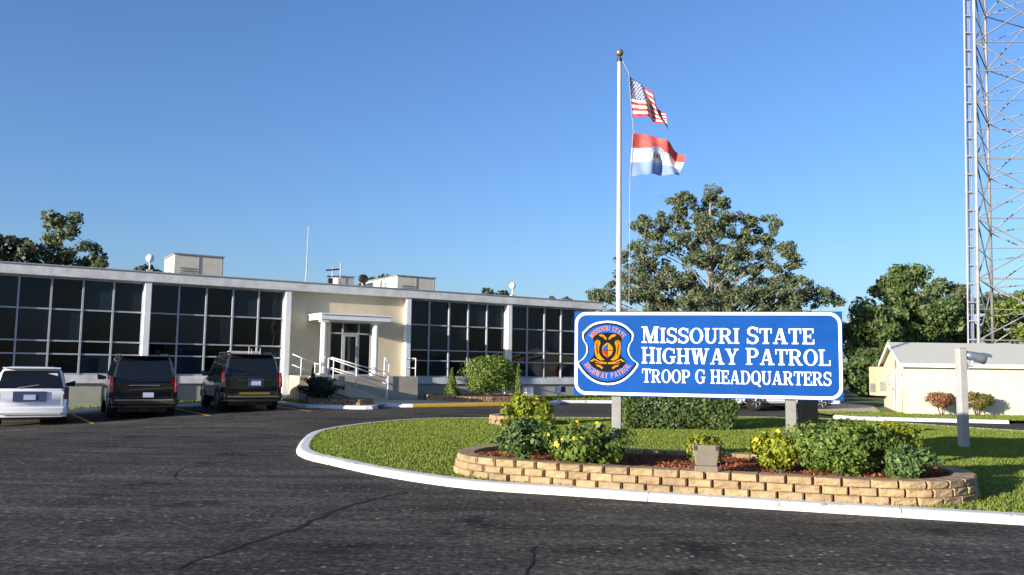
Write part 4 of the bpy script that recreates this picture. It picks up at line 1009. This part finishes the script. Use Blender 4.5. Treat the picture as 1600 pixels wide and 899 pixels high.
            for k in range(m_):
                aa, ac = math.pi*k/m_, math.pi*(k+1)/m_
                xo = sg*(hw+.018); xi = sg*(hw-.05)
                pts = [(y+ri*math.cos(aa), wheel+ri*math.sin(aa)), (y+ro*math.cos(aa), wheel+ro*math.sin(aa)), (y+ro*math.cos(ac), wheel+ro*math.sin(ac)), (y+ri*math.cos(ac), wheel+ri*math.sin(ac))]
                b.hexa([(xi, *p_) for p_ in pts]+[(xo, *p_) for p_ in pts])
            b.build('wheel_arch', 'plastic' if kind != 'suv' else paint, r)
    b = MB()
    for sg in (1, -1): b.box(sg*(hw-.16)-.006, sg*(hw-.16)+.006, .035, .06, zb+.32, belt-.12)
    b.box(-hw+.17, hw-.17, .035, .06, zb+.31, zb+.322)
    b.tube((-.35, a0-.02, z0+.01), (.2, a0+.01, z0+.10), .012, .009, 6); b.build('tailgate_trim', 'plastic' if paint != 'carwhite' else 'meter', r)
    # underbody
    b = MB(); b.box(-hw+.27, hw-.27, .35, L-.3, .2, zb+.05); b.box(-.12, .12, .1, .5, .22, .34); b.build('underbody', 'plastic', r)
    # bumpers
    b = MB(); zz = zb+.05
    b.rings([rrect3(hw-.02, -.06, .45, z, .14) for z in (zz-.06, zz+.0)]+[rrect3(hw+.005, -.10, .45, zz+.05, .15), rrect3(hw+.005, -.10, .45, zz+.20, .15), rrect3(hw-.02, -.05, .45, zz+.24, .14)])
    b.build('rear_bumper', paint if rear == 'van' else paint, r, smooth=True).modifiers.new('split', 'EDGE_SPLIT').split_angle = R(35)
    b = MB(); b.rings([rrect3(hw-.05, L-.5, L+.05, z, .18) for z in (zz-.06, zz+.2)]); b.build('front_bumper', paint, r)
    for sg in (1, -1):
        b = MB(); b.box(sg*hw*.55-.22, sg*hw*.55+.22, L-.11, L+.0, hood-.3, hood-.16); b.build('headlight', 'globe', r)
    if rear == 'suv':
        for sg in (1, -1):
            b = MB(); x0, x1 = sorted((sg*(hw-.105), sg*(hw+.004)))
            b.hexa([(x0, -.005, .82), (x1, .02, .82), (x1, .26, .82), (x0, .26, .82), (x0+.005, .05, 1.32), (x1-.03 if sg > 0 else x1, .09, 1.32), (x1, .28, 1.32), (x0, .28, 1.32)])
            tl = b.build('tail_light', 'tail', r, bevel=.015)
            b = MB(); b.hexa([(x0+.01, -.012, 1.02), (x1-.01, .012, 1.02), (x1-.01, .2, 1.02), (x0+.01, .2, 1.02), (x0+.01, .0, 1.1), (x1-.01, .03, 1.1), (x1-.01, .2, 1.1), (x0+.01, .2, 1.1)]); b.build('indicator', 'amber', tl)
        b = MB(); b.box(-.45, .45, -.01, .04, 1.02, 1.06); b.build('tailgate_strip', 'chrome' if paint == 'carblack' else 'plastic', r, bevel=.008)
        b = MB(); b.box(-.75, .75, roof[0]-.22, roof[0]+.1, H-.045, H-.005); b.build('spoiler', paint, r, bevel=.015)
        b = MB()
        for sg in (1, -1): b.tube((sg*(hw_roof-.04), roof[0]+.25, H+.045), (sg*(hw_roof-.04), roof[1]-.3, H+.045), .022, .022, 8)
        for sg in (1, -1):
            for y in (roof[0]+.3, (roof[0]+roof[1])/2, roof[1]-.35): b.tube((sg*(hw_roof-.04), y, H-.03), (sg*(hw_roof-.04), y, H+.045), .02, .02, 6)
        b.build('roof_rail', 'plastic', r)
        
    else:
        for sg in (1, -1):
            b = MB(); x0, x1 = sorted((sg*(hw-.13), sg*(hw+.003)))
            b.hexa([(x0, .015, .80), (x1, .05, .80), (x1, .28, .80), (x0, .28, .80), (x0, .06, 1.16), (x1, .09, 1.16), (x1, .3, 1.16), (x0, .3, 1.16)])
            b.build('tail_light', 'tail' if sg < 0 else 'tail_shaded', r, bevel=.015)
        b = MB(); b.box(-.75, .75, roof[0]-.16, roof[0]+.1, H-.05, H-.01); b.build('spoiler', paint, r, bevel=.015)
    return r
def car_at(t, n, make, **k):
    p = W(t, n); return make(loc=(p.x, p.y, gz(p.x, p.y)+.005), rz=BANG-R(4), **k)
def plate_at(r, m, x, y, z, w_=.31, h=.155, rec=None):
    if rec:
        b = MB(); b.box(x-rec[0]/2, x+rec[0]/2, y+.006, y+.02, z-rec[1]/2+.02, z+rec[1]/2+.02); b.build('plate_recess', rec[2], r, bevel=.005)
    b = MB(); b.box(x-w_/2, x+w_/2, y-.012, y+.004, z-h/2, z+h/2); b.build('number_plate', m, r)
v1 = car_at(.25, 6.55, vehicle, name='minivan', label='white minivan parked with its rear to the camera', paint='carwhite', L=5.1, Wd=1.98, H=1.74, belt=1.08, zb=.30, hood=.98, hw_roof=.73, cab=(.06, 4.1), roof=(.30, 2.9), wheel=.34, kind='van', rear='van', wy=(1.0, 4.05))
plate_at(v1, 'plate', -.02, .012, .86, .31, .15, (.86, .30, 'platedark'))
b = MB(); b.box(-.8, .8, -.118, -.101, .36, .42); b.build('bumper_strip', 'meter', v1)
v2 = car_at(3.38, 6.3, vehicle, name='suv', label='glossy black SUV parked beside the white minivan', paint='carblack', H=1.97)
plate_at(v2, 'plate', .12, .0, .74, .31, .15)
b = MB(); b.box(-.85, .85, -.118, -.1, .57, .605); b.build('bumper_strip', 'chrome', v2)
v3 = car_at(6.85, 6.0, vehicle, name='suv', label='charcoal SUV with gold band and roof antennas parked nearest the entrance', paint='cardark', H=1.95)
plate_at(v3, 'plate', .1, -.0, .96, .31, .15, (.5, .26, 'platedark'))
b = MB(); b.box(-.45, .55, -.118, -.1, .585, .655); b.build('gold_band', 'goldband', v3)
b = MB(); b.box(-.85, .85, -.112, -.1, .50, .53); b.build('bumper_strip', 'chrome', v3)
for x, y, h in ((.05, 1.2, .28), (.2, 1.5, .2), (.42, 1.1, .24)):
    b = MB(); b.tube((x, y, 1.94), (x, y, 1.94+h), .022, .012, 8); b.build('antenna', 'ladderwhite', v3)
b = MB(); b.box(-.55, .55, 1.75, 2.05, 1.955, 2.06); b.build('light_bar', 'meter', v3, bevel=.03)
v4 = vehicle(name='minivan', label='white van parked side on behind the hedge and sign', loc=(8.9, 35.6, gz(8.9, 35.6)+.005), rz=R(-78), paint='carwhite', L=4.9, Wd=1.9, H=1.75, belt=1.08, zb=.30, hood=.98, hw_roof=.72, cab=(.06, 4.0), roof=(.3, 2.8), wheel=.34, kind='van', rear='van', wy=(.95, 3.95))
v5 = vehicle(name='suv', label='dark SUV parked behind the right post of the sign', loc=(12.6, 39.6, .005), rz=R(20), paint='carblack', H=1.9)

# ------------------------------------------------------------------ shed and its lawn
SHK = [(11.8, 31.2), (12.3, 30.35), (14.5, 29.95), (17.2, 29.4)]
tag(kerb('shed_kerb', SHK, 'kerb', h=.12, side=1), 'white kerb along the grass in front of the cream shed')
sl_ = [(12.0, 31.3), (12.4, 30.6), (17.3, 29.65), (24, 28.4), (40, 27), (44, 60), (12, 60), (11.8, 34)]
patch('shed_lawn', sl_, .10, 'turf')
blades('lawn_grass', [(12.0, 31.3), (12.4, 30.6), (17.3, 29.65), (24, 28.4), (24, 34), (12, 34)], [], 26000, .07, 'grass in front of the cream shed', dz=.10, wd=.02)
patch('gravel_pad', [(12.3, 33.0), (14.3, 33.2), (15.0, 34.5), (16.8, 39.5), (15.5, 41.5), (13.2, 41), (12.2, 37)], .13, 'gravel')
sa = math.atan2(0, 1); D_ = Vector((1.91, 6.2, 0)); 
SD = thing('shed', 'low cream sided shed with grey shingle roof right of the sign', 'building', (15.22, 32.8, .10), R(-1))
gd = 6.6; gx_ = 1.95; wl_ = 14; eh = 1.92; rh = 2.82
def sp(u, v_, z): return (u+v_*gx_/gd*1.0, v_, z)     # gable runs slightly skew
b = MB()
b.add([sp(0, 0, 0), sp(wl_, 0, 0), sp(wl_, gd, 0), sp(0, gd, 0), sp(0, 0, eh), sp(wl_, 0, eh), sp(wl_, gd, eh), sp(0, gd, eh), sp(0, gd/2, rh-.04), sp(wl_, gd/2, rh-.04)],
      [(0, 1, 5, 4), (2, 3, 7, 6), (0, 4, 8, 7, 3), (1, 2, 6, 9, 5), (3, 2, 1, 0), (4, 5, 9, 8), (6, 7, 8, 9)])
b.build('wall', 'shed', SD)
b = MB()
for v0, v1_, z0, z1 in ((-.22, gd/2, eh-.02, rh), (gd+.22, gd/2, eh-.02, rh)):
    b.hexa([sp(-.18, v0, z0), sp(wl_+.18, v0, z0), sp(wl_+.18, v1_, z1), sp(-.18, v1_, z1), sp(-.18, v0, z0+.07), sp(wl_+.18, v0, z0+.07), sp(wl_+.18, v1_, z1+.07), sp(-.18, v1_, z1+.07)])
b.build('roof', 'shingle', SD)
b = MB()
b.hexa([sp(-.2, -.25, eh-.1), sp(wl_+.2, -.25, eh-.1), sp(wl_+.2, -.225, eh-.1), sp(-.2, -.225, eh-.1), sp(-.2, -.25, eh+.035), sp(wl_+.2, -.25, eh+.035), sp(wl_+.2, -.225, eh+.035), sp(-.2, -.225, eh+.035)])
for v0, v1_ in ((-.24, gd/2), (gd+.24, gd/2)):
    b.hexa([sp(-.21, v0, eh-.12), sp(-.183, v0, eh-.12), sp(-.183, v1_, rh-.1), sp(-.21, v1_, rh-.1), sp(-.21, v0, eh+.06), sp(-.183, v0, eh+.06), sp(-.183, v1_, rh+.08), sp(-.21, v1_, rh+.08)])
b.build('fascia', 'white', SD)
b = MB()
b.hexa([sp(-.03, 2.2, .02), sp(-.002, 2.2, .02), sp(-.002, 3.15, .02), sp(-.03, 3.15, .02), sp(-.03, 2.2, 1.75), sp(-.002, 2.2, 1.75), sp(-.002, 3.15, 1.75), sp(-.03, 3.15, 1.75)]); dd_ = b.build('door', 'white', SD)
b = MB(); b.add([sp(-.06, 3.0, .85), sp(-.032, 3.0, .85), sp(-.032, 3.06, .85), sp(-.06, 3.06, .85), sp(-.06, 3.0, .95), sp(-.032, 3.0, .95), sp(-.032, 3.06, .95), sp(-.06, 3.06, .95)], [(3, 2, 1, 0), (4, 5, 6, 7), (0, 1, 5, 4), (1, 2, 6, 5), (2, 3, 7, 6), (3, 0, 4, 7)]); b.build('handle', 'plastic', dd_)
b = MB(); q = sp(-.05, .75, 0); b.tube((q[0], q[1], .1), (q[0], q[1], 2.0), .03); b.box(q[0]-.1, q[0]+.02, q[1]-.15, q[1]+.15, .9, 1.45); b.box(q[0]-.08, q[0]+.02, q[1]-.1, q[1]+.1, 1.55, 1.75); b.build('meter_box', 'meter', SD)
b = MB(); q = sp(-.03, 4.4, 0); b.box(q[0]-.05, q[0]+.02, q[1]-.25, q[1]+.25, 1.1, 1.5); b.build('vent', 'meter', SD)
b = MB(); q = sp(0, 6.0, 0); b.box(q[0]-.55, q[0]-.02, q[1]-.45, q[1]+.45, .55, 1.85); ac = b.build('air_conditioner', 'acunit', SD, bevel=.02)
b = MB(); b.box(q[0]-.57, q[0]-.552, q[1]-.3, q[1]+.3, .7, 1.1); b.box(q[0]-.45, q[0]-.1, q[1]-.467, q[1]-.452, .75, 1.2); b.build('grille', 'unit_dark', ac)
shrub('withered_bush', 'brown withered rounded bush against the shed wall', 'shrub', (16.2, 32.0, .1), .62, .5, .98, 4200, .07, 'lf_red', seed=41, low=.28, lumps=40, lump=.36, shoots=False)
shrub('rusty_bush', 'green and orange rounded bush against the shed wall behind the white post', 'shrub', (17.55, 32.0, .1), .72, .5, 1.0, 4600, .07, 'lf_rust', seed=42, low=.2, lumps=40, lump=.36, shoots=False)

# ------------------------------------------------------------------ lattice tower
T = thing('radio_tower', 'tall lattice steel radio tower with cable ladder behind the shed', 'tower', (28, 46.6, 0))
Q = [Vector((24.8, 45, 0)), Vector((28.6, 50.3, 0)), Vector((31.2, 44.6, 0))]; ctr = Vector((28, 46.6, 0))
def lp(i, z): return (Q[i]-ctr)*(1-.0098*z)+Vector((0, 0, z))
TH = 44; stp = 3.3
for i in range(3):
    b = MB(); b.tube(lp(i, -.1), lp(i, TH), .085, .07, 10); b.build('leg', 'ladderwhite' if i == 0 else 'towermetal', T, smooth=True)
for i in range(3):
    j = (i+1) % 3; b = MB(); z = .2
    while z < TH-stp:
        a0, a1, c0, c1 = lp(i, z), lp(i, z+stp), lp(j, z), lp(j, z+stp); mid = (a0+c1)/2
        b.tube(a0, c1, .04, .04, 5); b.tube(c0, a1, .04, .04, 5); b.tube(a1, c1, .036, .036, 5)
        am, cm = (a0+a1)/2, (c0+c1)/2; mid = (a0+c1+c0+a1)/4
        b.tube(am, cm, .026, .026, 5)
        z += stp
    b.build('bracing', 'towermetal', T)
b = MB(); o0 = Vector((-.62, -.12, 0))
def lq(z, k): return lp(0, z)+o0*k
b.tube(lq(0, 1), lq(TH, 1), .04, .04, 6); z = .5
while z < TH:
    b.tube(lq(z, 0), lq(z, 1), .045, .045, 6); z += 1.0
b.build('ladder', 'ladderwhite', T)
b = MB()
for k in (.35, .5, .65): b.tube(lq(.1, k)+Vector((0, .13, 0)), lq(TH, k)+Vector((0, .13, 0)), .032, .032, 6)
b.build('cable', 'cable', T)

# ------------------------------------------------------------------ trees
oak = [(.4, 0, 11.5, .8, .9, .8, .45), (-1.5, 0, 11.3, .9, .9, .8, .5), (-.3, 0, 10.3, 2.0, 1.6, .9, 1.2), (-3.2, .2, 9.9, 1.2, 1.3, .9, .8), (2.9, .2, 9.8, 1.3, 1.4, .9, .8), (0, 0, 8.8, 3.2, 2.2, 1.1, 2.0), (-4.0, 0, 8.2, 1.3, 1.5, 1.1, .9), (4.0, 0, 8.1, 1.4, 1.5, 1.1, .9),
       (0, -.4, 7.2, 4.2, 2.6, 1.1, 2.4), (-4.3, -.2, 6.3, 1.7, 1.7, 1.0, .9), (4.3, -.2, 6.3, 1.7, 1.6, .9, .9), (-6.1, 0, 5.6, 1.0, 1, .8, .4), (6.2, 0, 5.9, 1.5, 1.0, .5, .45), (.3, -.6, 5.1, 4.8, 2.6, 1.3, 3.6), (-5.2, 0, 4.4, 1.3, 1.2, .9, .6), (4.9, 0, 4.6, 1.6, 1.3, .9, .7), (-2.6, -1.6, 5.6, 2.2, 1.2, 1.1, 1.0), (2.6, -1.6, 5.6, 2.2, 1.2, 1.1, 1.0), (0, -1.8, 4.2, 3.6, 1.2, .9, 1.2)]
tree('oak_tree', 'broad open crowned oak tree behind the flagpole and sign', (11.3, 48, 0), 3.2, oak, 80000, .14, 'lf_oak', seed=51, per=34, cl=.46, tr=.30, bark='palebark', twigs=2)
ct = [(0, 0, 7.4, 1.3, 1.3, 1.3, 1), (-.9, 0, 5.9, 2.0, 2, 1.5, 1.6), (1.3, 0, 5.4, 2.0, 2, 1.5, 1.5), (-.4, 0, 3.8, 3.0, 2.4, 1.6, 2), (0, 0, 1.9, 3.0, 2.4, 1.6, 1.6)]
tree('leafy_tree', 'tall dark green pointed tree left of the radio tower', (25.6, 55, 0), 2, ct, 26000, .25, 'lf_tree', seed=52, per=22, cl=.85, tr=.28)
lt = [(-.2, 0, 4.6, 1.5, 1.5, 1.2, .8), (0, 0, 3.6, 1.8, 1.6, 1.4, 1), (-.5, 0, 2.2, 1.9, 1.7, 1.5, 1), (.9, 0, 1.6, 1.8, 1.6, 1.4, 1)]
tree('leafy_tree', 'lower dense dark tree beside the right edge of the sign', (21.8, 51.5, 0), 1, lt, 16000, .23, 'lf_tree', seed=53, per=22, cl=.75, tr=.18)
tree('bush_thicket', 'low leafy thicket at the edge of the gravel left of the shed', (19.3, 50, 0), .6, [(0, 0, 1.3, 1.6, 1.4, 1.2, 1), (1.6, 0, 1.7, 1.3, 1.2, 1.3, 1), (-1.8, 0, 1.0, 1.3, 1.2, .9, 1)], 9000, .2, 'lf_tree', seed=54, per=20, cl=.6, tr=.1)
ft = [(0, 0, 7.2, 2.2, 2, 1.5, 1), (-2, 0, 6.0, 2.2, 2, 1.5, 1), (2, 0, 6.0, 2.2, 2, 1.6, 1), (0, 0, 4.2, 3.2, 2.6, 1.8, 1.4), (0, 0, 2.0, 3.0, 2.4, 1.6, 1)]
tree('distant_tree', 'loose grey green tree behind the foot of the radio tower', (34.5, 68, 0), 3, [(x*1.1, y, z*1.08, a, c, e, q) for x, y, z, a, c, e, q in ft], 11000, .3, 'lf_oak', seed=55, per=12, cl=.8, tr=.3, twigs=1)
tree('leafy_tree', 'bright green tree at the far right edge behind the tower', (37.3, 60, 0), 2.4, [(x*.9, y, z*.84, a*.95, c, e, q) for x, y, z, a, c, e, q in ft], 16000, .27, 'lf_bright', seed=56, per=18, cl=.85, tr=.26)
tree('distant_tree', 'dark tree between the pointed tree and the tower', (31.3, 63, 0), 2, [(x*.8, y, z*.80, a*.9, c, e, q) for x, y, z, a, c, e, q in ft], 13000, .28, 'lf_tree', seed=57, per=16, cl=.9, tr=.26)
tree('distant_tree', 'open tree half hidden by the tower at the right picture edge', (43.5, 70, 0), 3, [(x*1.2, y, z*1.12, a*1.1, c, e, q) for x, y, z, a, c, e, q in ft], 12000, .3, 'lf_oak', seed=58, per=14, cl=.9, tr=.3, twigs=1)
# far behind the gap between the sign and the shed
tree('distant_tree', 'dark tree seen beyond the parked cars under the sign', (15.5, 62, 0), 1.6, [(x, y, z*.62, a, c, e, q) for x, y, z, a, c, e, q in ft], 11000, .3, 'lf_tree', seed=59, per=16, cl=.9, tr=.25)
tree('distant_tree', 'dark tree behind the large oak on the left side', (6.5, 66, 0), 1.6, [(x, y, z*.6, a, c, e, q) for x, y, z, a, c, e, q in ft], 9000, .3, 'lf_tree', seed=60, per=14, cl=.9, tr=.25)
# behind the office roof
lf = [(0, 0, 11.0, 1.3, 1.3, 1.4, 1), (1.3, 0, 9.0, 1.6, 1.4, 1.2, 1), (-.7, 0, 8.8, 1.5, 1.4, 1.4, 1), (2.9, 0, 8.3, 1.6, 1.2, 1.1, .9), (0, 0, 7.0, 2.6, 2, 1.4, 1.2)]
tree('roadside_tree', 'open pale tree rising above the left end of the roof', (-32.4, 60, 0), 5, lf, 8000, .24, 'lf_oak', seed=61, per=14, cl=.65, tr=.28, twigs=1, bark='palebark')
tree('roadside_tree', 'dense dark tree at the far left above the roof', (-36.4, 58, 0), 4, [(0, 0, 9.0, 2.2, 2, 1.3, 1), (2.2, 0, 8.8, 1.6, 1.5, 1.2, .7), (-2.3, 0, 8.6, 1.8, 1.5, 1.2, .7), (0, 0, 6.0, 3.0, 2, 1.4, 1)], 14000, .26, 'lf_far', seed=62, per=18, cl=.75, tr=.3)
tree('roadside_tree', 'small dark treetop behind the left rooftop unit', (-26.2, 60, 0), 4, [(0, 0, 7.6, 1.1, 1, .9, 1), (-.9, 0, 7.2, .9, .8, .6, .6), (0, 0, 5.6, 1.6, 1.4, 1.2, 1)], 5000, .24, 'lf_far', seed=63, per=16, cl=.6, tr=.2)
for (x, y, h, s, lab) in ((-12.5, 78, 10.3, 64, 'treetop showing behind the antennas on the roof'), (-1.3, 80, 9.2, 65, 'rounded treetop just left of the right roof lamp'), (4.3, 80, 8.6, 66, 'low treetop right of the right roof lamp')):
    tree('distant_tree', lab, (x, y, 0), 4, [(0, 0, h-1.2, 1.6, 1.3, 1.0, 1), (.9, 0, h-2.4, 1.6, 1.4, 1.2, 1), (-1, 0, h-2.8, 1.4, 1.2, 1.2, 1), (0, 0, h-5, 2, 1.6, 1.6, .8)], 4500, .3, 'lf_far', seed=s, per=10, cl=.7, tr=.2, twigs=1)
